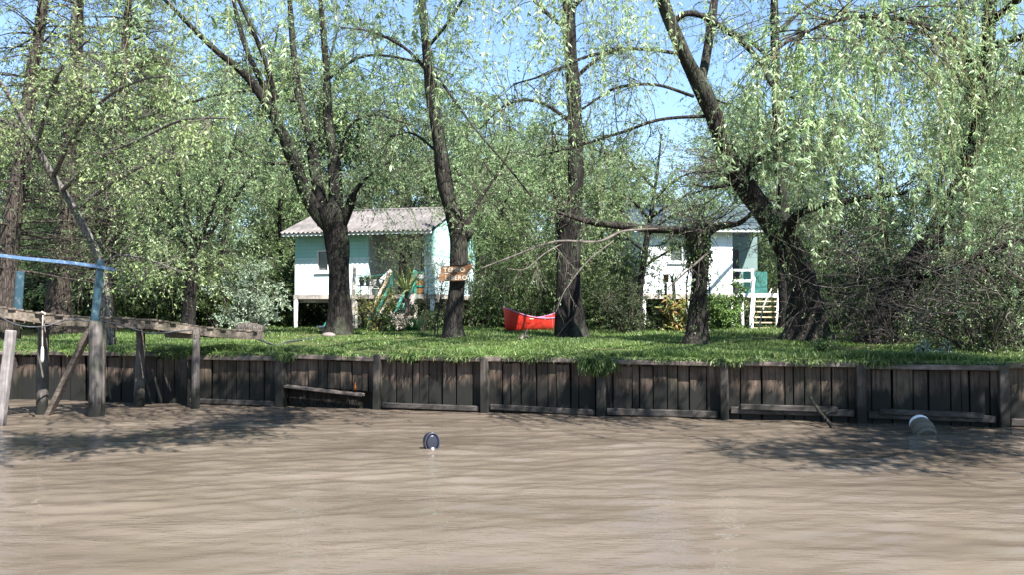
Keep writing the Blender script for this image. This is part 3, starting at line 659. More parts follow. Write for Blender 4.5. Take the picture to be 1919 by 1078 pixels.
# little spoked wheel
wq = P(666, 601, 30.3); wl = thing('wheel', 'small pale spoked cart wheel standing on the grass beside the forked tree', 'wheel', [wq[0], wq[1], wq[2] - .21])
b = MB(); b.tube([wq + [.19*math.cos(t), .02*math.cos(t), .19*math.sin(t)] for t in np.linspace(0, 2*math.pi, 33)], [.024]*33, 8, caps=False); b.build('rim', M['metal'], wl, smooth=True)
for k in range(6): a = k * math.pi / 3; b = MB(); b.tube([wq, wq + [.18*math.cos(a), .018*math.cos(a), .18*math.sin(a)]], [.012, .010], 5); b.build('spoke', M['metal'], wl)
b = MB(); b.tube([wq - [0,.05,0], wq + [0,.05,0]], [.035,.035], 10); b.build('hub', M['white'], wl, smooth=True)
# white basin on a stump
sq = G(603, 28.9); st = thing('basin', 'small white basin set on a short stump left of the forked tree', 'basin', sq)
b = MB(); b.tube([sq - [0,0,.05], sq + [0,0,.15]], [.07,.055], 9, lump=.06); b.build('stump', M['tan'], st, smooth=True)
b = MB(); b.tube([sq + [0,0,.15], sq + [0,0,.155], sq + [0,0,.22], sq + [0,0,.215]], [.06,.11,.155,.13], 16); b.build('bowl', M['white'], st, smooth=True)
def rock(px, y, r, label, seed=0, name='stone'):
    q = G(px, y); b = MB(); th = np.linspace(0, math.pi, 9); pts = [q + [0,0,r*.55*(1-math.cos(t)) - r*.3] for t in th]; b.tube(pts, np.maximum(.004, r*np.sin(th)*1.25), 12, lump=.12)
    return tag(b.build(name, M['stone'], origin=q, smooth=True), label, 'stone')
rock(617, 26.3, .17, 'pinkish grey stone on the grass in front of the forked tree')
# ------------------------------------------------------------------ cabin on the right
h2 = thing('cabin', 'white cabin on stilts with blue grey roof and a white railed porch stair', 'cabin', (4.97, 34, 1.28), math.radians(1.5))
FZ = 1.24; WZ = 3.84; DP = 5.5
b = MB(); wall_with_holes(b, 0, 3.52, FZ + .1, WZ, 0, .1, [(1.07, 2.10, 2.60, 3.44)])
b.box(0, .1, .1, DP, FZ + .1, WZ); b.box(3.42, 3.52, .1, DP, FZ + .1, WZ); b.box(.1, 5.5, DP - .1, DP, FZ + .1, WZ)
for x in (0, 3.42):
    V = [(x, .0, WZ), (x, DP, WZ), (x, DP/2, WZ + 1.1), (x + .1, 0, WZ), (x + .1, DP, WZ), (x + .1, DP/2, WZ + 1.1)]
    b.add(V, [(0,3,4,1),(0,2,5,3),(1,4,5,2)], [(0,1,2),(3,5,4)])
b.build('wall', M['wall2'], h2, local=True)
window(h2, 1.07, 2.10, 2.60, 3.44, .03, M['white'])
b = MB(); b.box(-.02, 3.54, -.05, DP + .02, FZ - .08, FZ + .097); b.build('floor', M['grey_post'], h2, local=True)
b = MB(); corrugated(b, -.35, 5.75, -.42, DP/2, WZ + .03, WZ + 1.25, .22, .022); corrugated(b, -.35, 5.75, DP + .4, DP/2, WZ + .03, WZ + 1.25, .22, .022); rf = b.build('roof', M['roof2'], h2, smooth=True, local=True)
b = MB(); b.tube([(-.37, DP/2, WZ + 1.27), (5.77, DP/2, WZ + 1.27)], [.07, .07], 10); b.build('ridge_cap', M['roof2'], rf, smooth=True, local=True)
b = MB(); b.box(-.33, 5.73, -.38, -.34, WZ - .10, WZ); b.build('fascia', M['white'], h2, local=True)
for x, y in ((.1, .05), (1.8, .05), (3.45, .05), (.1, DP - .2), (3.45, DP - .2), (5.4, .05), (5.4, DP - .2)):
    b = MB(); b.tube([(x, y, -.5), (x, y, .3), (x, y, FZ - .08)], [.085, .075, .075], 10, lump=.05); b.build('stilt', M['white'], h2, smooth=True, local=True)
PX = lambda px, y=33.9: (px - 959.5) / F * y - 4.97
b = MB(); b.box(3.56, 5.5, -.02, DP, FZ - .02, FZ + .13); b.build('porch_floor', M['white'], h2, local=True)
b = MB(); b.box(3.56, PX(1412), -.03, .03, 2.26, 2.34); b.build('porch_rail', M['white'], h2, local=True)
b = MB(); b.box(3.56, PX(1412), -.03, .03, 1.84, 1.94); b.build('porch_rail', M['white'], h2, local=True)
for x in (PX(1413), PX(1467)):
    b = MB(); b.box(x - .05, x + .05, -.06, .04, FZ - .1, 2.36); b.build('porch_post', M['white'], h2, local=True)
b = MB(); b.box(5.40, 5.48, -.05, .04, 1.30, WZ + .1); b.build('roof_post', M['white'], h2, local=True)
b = MB()
for k in range(11): b.box(PX(1419) + .088*k, PX(1419) + .088*k + .084, 1.6 + .006*(k%2), 1.63 + .006*(k%2), 1.38, 2.32)
b.build('teal_panel', M['tealpanel'], h2, local=True)
b = MB(); b.box(3.56, 5.4, 3.0, 3.1, 1.37, WZ); b.build('porch_wall', M['porch2'], h2, local=True)
b = MB(); b.box(3.9, 4.6, 2.95, 2.99, 1.38, 3.3); b.build('door', M['dark'], h2, local=True)
for x in (PX(1416), PX(1464)):
    b = MB(); b.beam((x, -.05, 2.0), (x - .58, -1.5, .32), .07, .10); b.build('handrail', M['white'], h2, local=True)
    b = MB(); b.beam((x + .02, -.03, 1.28), (x - .55, -1.55, -.1), .05, .20); b.build('stringer', M['white'], h2, local=True)
    b = MB(); b.box(x - .63, x - .53, -1.56, -1.46, -.2, .42); b.build('newel_post', M['white'], h2, local=True)
for k in range(6):
    b = MB(); z = 1.06 - .2*k; y = -.2 - .23*k; b.box(PX(1418) - .06 - .09*k, PX(1462) - .06 - .09*k, y - .12, y + .1, z - .02, z + .02); b.build('step', M['tan'], h2, local=True)
# a stick leaning on the stair
p = [G(1421, 31.7), P(1432, 572, 32.1), P(1446, 542, 32.9)]; pp, rr = smooth_path(p, [.035, .03, .022], 9); b = MB(); b.tube(pp, rr, 7, lump=.06)
tag(b.build('stick', M['grey_post'], origin=p[0], smooth=True), 'grey forked stick leaning on the white porch stair', 'stick')
# garden post, dark, with a feeder box
q = G(1247, 31); gp = thing('garden_post', 'slim dark post with a small box on top in front of the white cabin wall', 'post', q)
b = MB(); b.tube([q - [0,0,.1], q + [.01,0,.8], P(1248, 530, 31)], [.05,.045,.04], 8, lump=.04); b.build('pole', M['bark_dark'], gp, smooth=True)
t = P(1248, 520, 31); b = MB(); b.box(t[0]-.08, t[0]+.08, t[1]-.08, t[1]+.08, t[2]-.16, t[2]+.08); b.beam(t + [-.1,0,.1], t + [.1,0,.1], .22, .03); b.build('box', M['brownboard'], gp)
# ------------------------------------------------------------------ canoe
c0 = g0(-.55, 29.2); cang = math.radians(47)
cn = thing('canoe', 'bright red canoe with upswept bow lying on the grass behind the double trunked tree', 'canoe', c0, 0)
cu = np.array([math.cos(cang), math.sin(cang), 0]); cv = np.array([-cu[1], cu[0], 0])
nL, nA = 33, 17; L_ = 3.3; T_ = np.linspace(0, 1, nL); c_st = np.array([P(944, 600, 28.5)[0], 28.3, 0.]); cz0 = float(gz(c_st[0], c_st[1]))
def hull(inset=0., flip=False):
    V = np.zeros((nL, nA, 3))
    for i, t in enumerate(T_):
        half = .41 * max(.0, 1 - abs(2*t - 1) ** 2.6) ** .75; half = max(half - inset, .004)
        sheer = .47 + .35 * abs(2*t - 1) ** 2.4; keel = .035 + .10 * abs(2*t - 1) ** 5 + inset
        for j, a in enumerate(np.linspace(-1, 1, nA)):
            yy = half * np.sign(a) * abs(a) ** .62; zz = keel + (sheer - keel) * abs(a) ** 2.6
            rake = .10 * (1 - abs(a)) * (1 if t < .5 else -1) * abs(2*t-1) ** 8
            V[i, j] = c_st + cu * (t * L_ + rake) + cv * yy + [0, 0, cz0 + zz]
    return V
b = MB(); Vh = hull(); b.grid(Vh[..., 0], Vh[..., 1], Vh[..., 2]); Vi = hull(.02)[:, ::-1]; b.grid(Vi[..., 0], Vi[..., 1], Vi[..., 2]); b.build('hull', M['red'], cn, smooth=True)
b = MB(); b.tube(Vh[:, 0] + [0,0,.005], [.022]*nL, 8); b.tube(Vh[:, -1] + [0,0,.005], [.022]*nL, 8); b.build('gunwale', M['gunwale'], cn, smooth=True)
for t in (9, 22):
    b = MB(); b.beam(Vh[t, 0] - [0,0,.06], Vh[t, -1] - [0,0,.06], .2, .025); b.build('seat', M['tan'], cn)
b = MB(); b.beam(Vh[15, 0] - [0,0,.02], Vh[15, -1] - [0,0,.02], .05, .03); b.build('thwart', M['tan'], cn)
bow = Vh[0, 0]
ropeobj('mooring_line', [bow, bow + [.06, .05, .45], P(957, 500, 26.6), P(962, 468, 25.8)], .01, M['rope'], 'thin line running from the red canoe bow up to the dead branch', 'rope')
# ------------------------------------------------------------------ sign
sy = 24.0
sg = thing('wooden_sign', 'brown two board wooden sign lettered TEMPO LIBERO nailed to the middle tree trunk', 'sign', P(850, 512, sy))
def board(c, name, m, y0=sy, th=.03):
    V = [P(a, b_, y0) for a, b_ in c]; n = len(V); V2 = [v + [0, th, 0] for v in V]
    mb = MB(); q = np.array(V + V2)
    T_ = [(0, i + 1, i) for i in range(1, n - 1)] + [(n, n + i, n + i + 1) for i in range(1, n - 1)]
    mb.add(q, [(i, (i+1) % n, n + (i+1) % n, n + i) for i in range(n)], T_); return mb.build(name, m, sg)
board([(827,498.5),(850,499),(868,497),(886,494.5),(884,503),(877,510),(850,511),(825,511)], 'upper_board', M['sign'])
board([(823,512.2),(850,511.8),(877,511.6),(873,520),(869,525),(823,526.5)], 'lower_board', M['sign'], sy - .004)
def lettering(txt, px, py, size, rot, y):
    c = bpy.data.curves.new('lettering', 'FONT'); c.body = txt; c.size = size; c.extrude = .004; c.space_character = 1.15; c.offset = .004
    o = bpy.data.objects.new('tmp', c); COL.objects.link(o); dg = bpy.context.evaluated_depsgraph_get(); dg.update()
    me = bpy.data.meshes.new_from_object(o.evaluated_get(dg)); bpy.data.objects.remove(o)
    l = bpy.data.objects.new('lettering', me); COL.objects.link(l); me.materials.clear(); me.materials.append(M['letter']); l.parent = sg
    l.location = Vector(P(px, py, y)) - Vector(sg.location); l.rotation_euler = (math.pi/2, rot, 0)
lettering('TEMPO', 831, 509.2, .165, math.radians(-1), sy - .007)
lettering('LIBERO', 834, 523.6, .165, 0, sy - .011)
# ------------------------------------------------------------------ trees on the lawn
def at(px, py, d): return P(px, py, d)
def base_of(px, py, d):
    x = (px - 959.5) / F * d; return np.array([x, d, float(gz(np.array(x), np.array(d))) - .12])
def stem(ctrl, n=None, root=False):
    p, r = limb(ctrl, n)
    if root:
        z = base_of(ctrl[0][0], 0, ctrl[0][3])[2]; p = np.concatenate([[ [p[0][0], p[0][1], z - .1] ], p]); r = np.concatenate([[r[0] * 1.12], r])
    return p, r
CW = [M['twig'], M['willow']]
# forked tree
d = 27.6
st = [stem([(632,627,49.88,d),(634,600,43.00,d),(636,520,39.56,d),(632,450,43.00,d),(622,408,51.60,d),(614,385,44.72,d)], 40, True),
 stem([(618,420,34.40,d),(578,370,26.66,d),(545,290,23.22,d-.3),(518,225,20.64,d-.6),(470,150,15.48,d-1),(400,90,11.18,d-1.4),(330,20,7.74,d-1.8),(250,-60,5.16,d-2.2)]),
 stem([(530,250,15.48,d-.4),(498,170,12.04,d-.2),(458,80,9.46,d),(428,-40,6.88,d+.3),(400,-140,4.30,d+.6)]),
 stem([(520,230,12.90,d-.6),(508,150,10.32,d-.9),(480,70,7.74,d-1.2),(440,-20,6.02,d-1.5),(420,-120,3.44,d-2)]),
 stem([(608,420,27.52,d),(592,330,22.36,d+.3),(581,250,18.92,d+.5),(560,180,15.48,d+.7),(550,90,12.04,d+.9),(540,-20,8.60,d+1.1),(520,-150,4.30,d+1.5)]),
 stem([(630,420,30.96,d),(626,300,23.22,d+.2),(616,230,18.92,d+.4),(612,140,13.76,d+.5),(604,40,10.32,d+.4),(600,-60,7.74,d+.3),(610,-190,4.30,d)]),
 stem([(640,420,22.36,d-.1),(656,382,17.20,d-.3),(664,360,11.18,d-.5),(690,330,6.02,d-.8),(735,300,3.44,d-1)]),
 stem([(628,330,6.88,d+.1),(652,240,5.16,d-.2),(700,215,4.30,d-.5),(765,232,2.58,d-.9)]),
 stem([(560,190,6.02,d+.6),(450,170,5.16,d),(330,200,4.30,d-1),(250,225,2.58,d-2)]),
 stem([(612,150,6.02,d+.5),(680,105,5.16,d),(770,112,4.30,d-.6),(850,140,2.58,d-1)]),
 stem([(570,300,8.60,d),(500,305,6.02,d-.7),(420,270,4.30,d-1.2),(330,262,2.58,d-1.6)])]
tree('tree', 'thick short trunked tree forking into many rising limbs before the aqua cabin', 'tree', base_of(632, 627, d), st, M['bark_dark'], CW,
 [dict(on=range(1, 11), n1=150, l1=1.9, n2=1900, l2=1.0, nl=26000, leaf=(.09,.027), t1=.15, up=.2, r1=.013)])
# middle trunk with the sign
d = 24.4
st = [stem([(851,634,39.56,d),(851,600,32.68,d),(855,540,30.96,d),(860,470,32.68,d),(858,430,34.40,d),(846,385,30.10,d),(832,335,27.52,d-.1),(824,280,25.80,d-.2),(813,205,22.36,d-.3),(801,110,17.20,d-.4),(792,20,14.62,d-.5),(786,-80,11.18,d-.6),(775,-220,6.02,d-.6)], 70, True),
 stem([(866,450,22.36,d),(878,437,17.20,d-.15),(881,430,14.62,d-.2)], 8),
 stem([(862,450,15.48,d),(888,395,7.74,d+.2),(905,365,6.02,d+.3),(935,320,4.30,d+.4),(960,270,2.58,d+.5)]),
 stem([(814,135,6,d-.3),(850,185,5,d-.7),(890,240,4.5,d-1),(950,310,4,d-1.3),(996,368,3,d-1.5)]),
 stem([(806,140,7.74,d-.3),(760,90,6.02,d),(700,60,4.30,d+.4),(640,50,2.58,d+.8)]),
 stem([(800,90,7.74,d-.4),(840,40,6.02,d-.8),(880,-30,4.30,d-1.2),(900,-120,2.58,d-1.6)]),
 stem([(826,290,6.02,d-.2),(775,250,4.30,d+.4),(730,255,2.58,d+.8)]),
 stem([(868,440,8.60,d-.1),(866,400,6.02,d-.3),(850,370,3.44,d-.4)])]
tree('tree', 'slender leaning tree trunk carrying the brown wooden sign', 'tree', base_of(851, 634, d), st, M['bark'], CW,
 [dict(on=[2,4,5,6,0], n1=80, l1=1.8, n2=700, l2=1.0, nl=8500, leaf=(.09,.027), t1=.4, up=.15), dict(on=[7,2], n1=16, l1=.7, n2=90, l2=.5, nl=900, leaf=(.085,.026), t1=.1)])
# double trunk
d = 25.6
st = [stem([(1074,632,51.60,d),(1071,600,43.00,d),(1070,540,37.84,d),(1073,470,34.40,d),(1076,400,30.96,d+.1),(1079,300,28.38,d+.2),(1076,200,26.66,d+.3),(1070,110,24.94,d+.4),(1066,0,23.22,d+.5),(1062,-110,18.92,d+.5),(1064,-260,10.32,d+.5)], 70, True),
 stem([(1056,634,37.84,d-.3),(1054,600,27.52,d-.3),(1055,520,25.80,d-.3),(1056,450,27.52,d-.3),(1058,415,34.40,d-.3),(1060,398,32.68,d-.3),(1060,390,22.36,d-.3)], 36, True),
 stem([(1074,230,7.74,d+.2),(1010,190,6.02,d),(950,195,4.30,d-.4),(900,240,2.58,d-.8)]),
 stem([(1074,150,7.74,d+.3),(1120,110,6.02,d+.3),(1170,90,3.44,d)]),
 stem([(1068,60,8.60,d+.4),(1000,0,6.02,d+.6),(940,-80,3.44,d+1)]),
 stem([(1068,20,8.60,d+.4),(1130,-50,6.02,d),(1180,-140,3.44,d-.6)])]
def pollard_twigs(cx, cy, dd, n, L, spread=1.0):
    c = at(cx, cy, dd); p = c + R.normal(size=(n,3)) * [.16,.16,.08]; dr = R.normal(size=(n,3)) * spread + [0,0,.9]
    return grow(p, dr, L * R.uniform(.4, 1.2, n), 7, .06, .16)
def x3(cb):
    g_ = pollard_twigs(1060, 395, 25.3, 60, 1.5); cb.strips(g_, np.outer(R.uniform(.006,.014,60), np.linspace(1,.35,7)), 4)
    p, tg, _, _ = sample_on(g_, 900, .3); cb.leaves(p, tg + R.normal(size=(900,3))*.7, R.uniform(.05,.1,900), .025, 1)
tree('tree', 'tall straight double trunked tree on the lawn beside the red canoe', 'tree', base_of(1074, 632, d), st, M['bark_dark'], CW,
 [dict(on=[0,2,3,4,5], n1=100, l1=2.0, n2=900, l2=1.0, nl=11000, leaf=(.09,.027), t1=.35, up=.1)], extra=x3)
# pollard with side limb
d = 20.8
st = [stem([(1306,646,50,d),(1307,615,37,d),(1309,560,31,d),(1312,500,32,d),(1309,460,36,d),(1306,436,46,d),(1306,429,34,d)], 44, True),
 stem([(1300,436,18,d),(1262,430,15,d-.1),(1200,426,14,d-.2),(1110,416,12,d-.3),(1060,402,8,d-.4)]),
 stem([(1318,438,20,d),(1345,424,14,d-.2),(1385,418,10,d-.4),(1412,396,8,d-.6),(1440,370,5,d-.7)]),
]
dead = [limb([(1240,428,6,d-.15),(1170,432,7,d-.8),(1120,452,7,d-1.2),(1040,452,6.5,d-1.5),(960,480,5.5,d-1.7),(902,502,4,d-1.8)]),
 limb([(1060,452,5,d-1.4),(1020,475,4,d-1.5),(985,503,3.5,d-1.6),(950,503,2,d-1.7)]),
 limb([(1330,470,7,d-.35),(1290,505,6,d-.5),(1250,540,4,d-.7)]),
 limb([(1150,450,4,d-1.0),(1100,490,4,d-1.2),(1062,540,3,d-1.3),(1042,585,2,d-1.3)])]
def x4(cb):
    for p_, r_ in dead: cb.tube(p_, r_ * .6, 8, 2, lump=.08)
    foliate(cb, [q[0] for q in dead], n1=26, l1=.8, n2=120, l2=.5, nl=160, leaf=(.075,.022), t1=.1, up=-.1, droop1=.15, wood=2, r1=.006, r2=.0035)
    g_ = pollard_twigs(1306, 430, 20.8, 70, 1.6, 1.2); cb.strips(g_, np.outer(R.uniform(.006,.013,70), np.linspace(1,.35,7)), 4)
    p, tg, _, _ = sample_on(g_, 500, .3); cb.leaves(p, tg + R.normal(size=(500,3))*.7, R.uniform(.05,.09,500), .022, 1)
tree('pollard_tree', 'short pollarded tree with knobbly flat top and a long level limb before the white cabin', 'tree', base_of(1306, 646, d), st, M['bark'], CW + [M['twig_pale']],
 [dict(on=[1,2], n1=26, l1=1.0, n2=140, l2=.6, nl=900, leaf=(.075,.022), t1=.1, up=.3)], extra=x4)
# ivy on it
iv = thing('ivy', 'dark ivy with small leaves climbing the short pollarded trunk', 'ivy', base_of(1306, 646, d)); b = MB(); n = 800
yy = np.concatenate([R.uniform(470, 640, 300), R.uniform(432, 500, 500)]); a = R.uniform(0, 6.28, n); r_ = np.where(yy > 600, .27, .22) * R.uniform(.92, 1.25, n)
pp = np.array([P(1308 + (645 - y_) * .01, y_, d) for y_ in yy]) + np.stack([r_*np.cos(a), r_*np.sin(a), 0*a], 1)
b.leaves(pp, np.stack([np.cos(a), np.sin(a), -R.uniform(0, 1.5, n)], 1), R.uniform(.05,.1,n), R.uniform(.04,.07,n)); b.build('foliage', M['ivy'], iv)
b = MB(); t_ = np.linspace(0, 1, 30)
for k in range(4): b.tube([P(1308, 640 - 200*t, d) + [.27*math.cos(k*1.6+t*3), .27*math.sin(k*1.6+t*3) - .0, 0] for t in t_], [.016]*30, 6)
b.build('stem', M['bark_dark'], iv, smooth=True)
# big leaning willow
d = 22
st = [stem([(1510,642,91.52,d),(1511,615,73.92,d),(1509,560,63.36,d),(1494,500,52.80,d),(1455,430,45.76,d-.2),(1405,358,40.48,d-.4),(1366,290,36.96,d-.6),(1336,215,32.56,d-.8),(1305,150,29.04,d-1),(1276,85,25.52,d-1.2),(1246,8,22.88,d-1.4),(1226,-80,19.36,d-1.6)], 90, True),
 stem([(1311,160,19.36,d-1),(1322,110,17.60,d-.8),(1335,30,14.96,d-.5),(1345,-60,11.44,d-.2),(1350,-200,6.16,d)]),
 stem([(1262,40,10.56,d-1.3),(1290,24,11.44,d-1.4),(1330,36,10.56,d-1.4),(1385,74,10.56,d-1.5),(1427,118,8.80,d-1.6),(1447,160,6.16,d-1.7),(1500,190,3.52,d-1.8)]),
 stem([(1272,100,7.74,d-1.2),(1223,93,6.34,d-1.6),(1160,92,6.34,d-2),(1087,110,5.63,d-2.5),(1020,140,4.22,d-3),(962,157,2.82,d-3.4)]),
 stem([(1300,180,6.34,d-1),(1239,160,5.63,d-1.2),(1190,158,5.63,d-1.4),(1145,168,4.93,d-1.6),(1090,204,4.22,d-1.8),(1036,231,2.82,d-2)]),
 stem([(1335,216,7.04,d-.8),(1239,223,6.34,d-1),(1169,246,5.63,d-1.2),(1080,274,4.22,d-1.6),(1010,291,2.82,d-2)]),
 stem([(1480,470,22.88,d-.1),(1490,405,15.84,d-.6),(1575,378,12.32,d-1.2),(1660,366,8.80,d-1.8),(1750,355,5.28,d-2.4)]),
 stem([(1388,330,12.32,d-.5),(1420,300,9.68,d-.8),(1470,262,7.04,d-1.2),(1540,225,4.40,d-1.8)]),
 stem([(1300,345,2.64,d-1),(1330,350,6.16,d-.9),(1365,345,7.92,d-.6),(1395,335,8.80,d-.45)]),
 # limbs that arch out over the river, above the picture
 stem([(1226,-70,17.60,d-1.6),(1215,-130,14.96,d-2.4),(1185,-190,15,18.2),(1110,-240,12,15.6),(1010,-290,9,13.2),(880,-340,6,11.5)]),
 stem([(1226,-80,14.96,d-1.6),(1180,-160,12.32,d-2.6),(1060,-215,12,17),(900,-270,9,14.2),(720,-300,7,12.8),(520,-300,6,12.4),(330,-290,4,12.6)]),
 stem([(900,-265,8,14.2),(760,-240,7,14.2),(600,-220,6,14.4),(420,-230,4,14.6),(250,-220,3,15)]),
 stem([(1000,-292,10,13.0),(890,-335,9,11.2),(720,-300,8,9.8),(500,-255,6,8.9),(250,-235,4,8.6),(60,-230,3,8.8)])]
def bare_fan(cb):
    c = at(1372, 312, d-.7); n = 46; dr = np.stack([-R.uniform(.7,1.2,n), R.normal(0,.3,n), R.normal(.12,.28,n)], 1)
    g_ = grow(c + R.normal(size=(n,3))*[.2,.15,.22], dr, R.uniform(.7,2.5,n), 8, .035, .08)
    cb.strips(g_, np.outer(R.uniform(.006,.012,n), np.linspace(1,.3,8)), 4, 2)
    p, tg, _, _ = sample_on(g_, 60, .2); g2 = grow(p, tg + R.normal(size=(60,3))*.5, R.uniform(.3,.8,60), 5, .03, .1); cb.strips(g2, np.outer(R.uniform(.004,.007,60), np.linspace(1,.4,5)), 3, 2)
    # shaggy shoots round the lower trunk
    n = 170; yy = R.uniform(395, 600, n); cx = np.interp(yy, [395, 430, 500, 560, 600], [1430, 1455, 1494, 1509, 1511]); c = np.array([P(a_, b_, d) for a_, b_ in zip(cx, yy)])
    dr = R.normal(size=(n,3)) * [1, .7, .8] + [.1,-.5,.2]; g_ = grow(c, dr, R.uniform(.5,1.9,n), 7, .14, .17); cb.strips(g_, np.outer(R.uniform(.004,.010,n), np.linspace(1,.35,7)), 4, 2)
    p, tg, _, _ = sample_on(g_, 900, .3); cb.leaves(p, tg + R.normal(size=(900,3))*.7, R.uniform(.05,.10,900), .024, 1)
def strands(cb, pts, L, leaf, per, wood, lf, rad=.0042, sway=.10, spread=.0):
    """hanging willow whips with leaves along them"""
    n = len(pts); dr = np.concatenate([R.normal(size=(n,2)) * .5, R.uniform(-.6, .2, (n,1))], 1)
    g_ = grow(pts, dr, L, 14, .32, sway); cb.strips(g_, np.outer(R.uniform(.7,1.2,n) * rad, np.linspace(1,.45,14)), 4, wood)
    # leaves sit in tufts at the nodes; some whips are nearly bare
    N = int((per / 4 * L).sum()); p, tg, i, t = sample_on(g_, N, .12); full = R.uniform(.15, 1., n)[i]
    keep = R.random(N) < full; p, tg = p[keep], tg[keep]; N = len(p); sz = R.uniform(.55, 1.25, N)
    for q in range(4):
        kk = R.random(N) < .85; m_ = int(kk.sum())
        dd = tg[kk] * .45 + unit(R.normal(size=(m_,3)) * [1,1,.5]) * .8 + [0,0,-.35]; s = sz[kk] * R.uniform(.7, 1.15, m_)
        cb.leaves(p[kk] + R.normal(size=(m_,3))*.006, dd, leaf[0]*s, leaf[1]*s*R.uniform(.8,1.25,m_), lf, .3)
    return g_
def sub_on(limbs, n, l, t1=.2, wood=0, cb=None, droop=.12, r=.012):
    p, tg, _, _ = sample_on(resample(limbs, 12), n, t1); g_ = grow(p, tg*.6 + unit(R.normal(size=(n,3))) * [1,1,.5] + [0,0,.1], l * R.uniform(.5,1.3,n), 7, droop, .15)
    cb.strips(g_, np.outer(R.uniform(.7,1.2,n)*r, np.linspace(1,.4,7)), 4, wood); return g_
def x5(cb):
    bare_fan(cb)
    L9, L10 = st[9][0], st[10][0]
    g_ = sub_on([L9, L10], 60, 1.7, .30, 0, cb)
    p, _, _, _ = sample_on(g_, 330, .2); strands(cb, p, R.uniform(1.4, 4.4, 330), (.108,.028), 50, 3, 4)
    p, _, _, _ = sample_on(resample([st[3][0], st[4][0], st[5][0]], 12), 36, .2); strands(cb, p, R.uniform(.6, 2.0, 36), (.085,.022), 12, 3, 1)
tree('willow_tree', 'big leaning willow with a flared dark base and a trunk slanting up to the left', 'tree', base_of(1510, 642, d), st, M['bark'],
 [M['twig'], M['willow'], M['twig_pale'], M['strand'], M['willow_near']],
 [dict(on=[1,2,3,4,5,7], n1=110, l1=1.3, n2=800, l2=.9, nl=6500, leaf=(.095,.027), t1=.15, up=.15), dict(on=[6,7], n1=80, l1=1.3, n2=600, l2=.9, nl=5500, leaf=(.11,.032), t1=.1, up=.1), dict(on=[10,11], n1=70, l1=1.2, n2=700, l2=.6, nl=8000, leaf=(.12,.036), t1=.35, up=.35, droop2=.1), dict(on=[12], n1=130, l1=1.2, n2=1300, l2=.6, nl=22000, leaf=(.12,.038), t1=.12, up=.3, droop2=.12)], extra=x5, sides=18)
# right hand willow with the curtain of leaves
d = 20.5
st = [stem([(1640,650,70,d),(1650,612,56,d),(1690,530,50,d),(1752,440,44,d-.2),(1808,340,38,d-.4),(1832,240,30,d-.6),(1850,120,26,d-.8),(1856,-20,22,d-1),(1850,-160,16,d-1.4)], 60, True),
 stem([(1806,345,24,d-.4),(1812,260,20,d-.1),(1822,140,16,d+.2),(1800,20,12,d+.4),(1790,-120,7,d+.6)]),
 stem([(1856,-30,16,d-1),(1830,-120,14,d-2.6),(1780,-190,12,15.8),(1700,-260,10,13.8),(1610,-320,7,12.2),(1480,-370,4,11)]),
 stem([(1850,-100,15,d-1.2),(1880,-180,13,17),(1900,-260,11,14.5),(1900,-350,9,12.5),(1860,-440,6,11)]),
 stem([(1846,150,16,d-.7),(1790,80,12,d-2.4),(1740,50,11,16.2),(1650,30,9,14.6),(1560,40,6,13.4),(1470,80,4,12.6)]),
 stem([(1840,200,14,d-.6),(1900,150,12,d-2.5),(1960,90,10,15.5),(1990,20,7,13.5)]),
 stem([(1833,110,9,d-.5),(1790,92,9,d-1),(1730,60,7,d-1.5),(1640,48,5,d-2),(1570,24,3,d-2.5)]),
 stem([(1700,515,22,d),(1790,500,16,d-.8),(1880,460,12,d-1.6),(1980,430,8,d-2.4)]),
 stem([(1856,40,15,d-1),(1990,-60,13,16.4),(2160,-130,11,13.6),(2360,-170,9,11.8),(2560,-200,5,10.8)]),
 stem([(1854,90,14,d-.9),(2000,40,12,15.4),(2200,0,9,12.6),(2450,-30,7,10.9),(2720,-50,4,9.8)]),
 stem([(1668,575,20,d),(1740,590,14,d-.9),(1830,590,10,d-1.8),(1910,620,6,d-2.6)]),
 stem([(2360,-170,9,11.8),(2560,-215,7,10.2),(2700,-225,6,9),(2620,-265,5,8.2),(2400,-300,4,7.8)])]
def x6(cb):
    g_ = sub_on([st[2][0], st[3][0], st[4][0], st[5][0], st[4][0]], 150, 1.7, .25, 0, cb, .10)
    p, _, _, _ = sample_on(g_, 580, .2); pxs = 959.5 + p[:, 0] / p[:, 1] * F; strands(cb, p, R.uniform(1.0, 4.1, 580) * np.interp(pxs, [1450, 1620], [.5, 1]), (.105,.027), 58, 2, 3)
    # low tangle of dead shoots and drooping whips beside the trunk
    n = 420; c = np.stack([R.uniform(1560, 1960, n), R.uniform(400, 640, n), R.uniform(17.2, 20.6, n)], 1)
    c = np.array([P(*q) for q in c]); c[:, 2] = np.maximum(c[:, 2], 1.25)
    g_ = grow(c, R.normal(size=(n,3)) * [1.2,.7,.6], R.uniform(.5, 2.3, n), 8, .06, .18); cb.strips(g_, np.outer(R.uniform(.004,.010,n), np.linspace(1,.35,8)), 4, 0)
    n = 100; c = np.stack([R.uniform(1580, 1920, n), R.uniform(430, 620, n), R.uniform(16.4, 17.6, n)], 1); c = np.array([P(*q) for q in c]); c[:, 2] = np.maximum(c[:, 2], 1.4)
    g_ = grow(c, R.normal(size=(n,3)) * [1.2,.6,.5], R.uniform(.5, 1.9, n), 8, .05, .2); cb.strips(g_, np.outer(R.uniform(.004,.009,n), np.linspace(1,.35,8)), 4, 4)
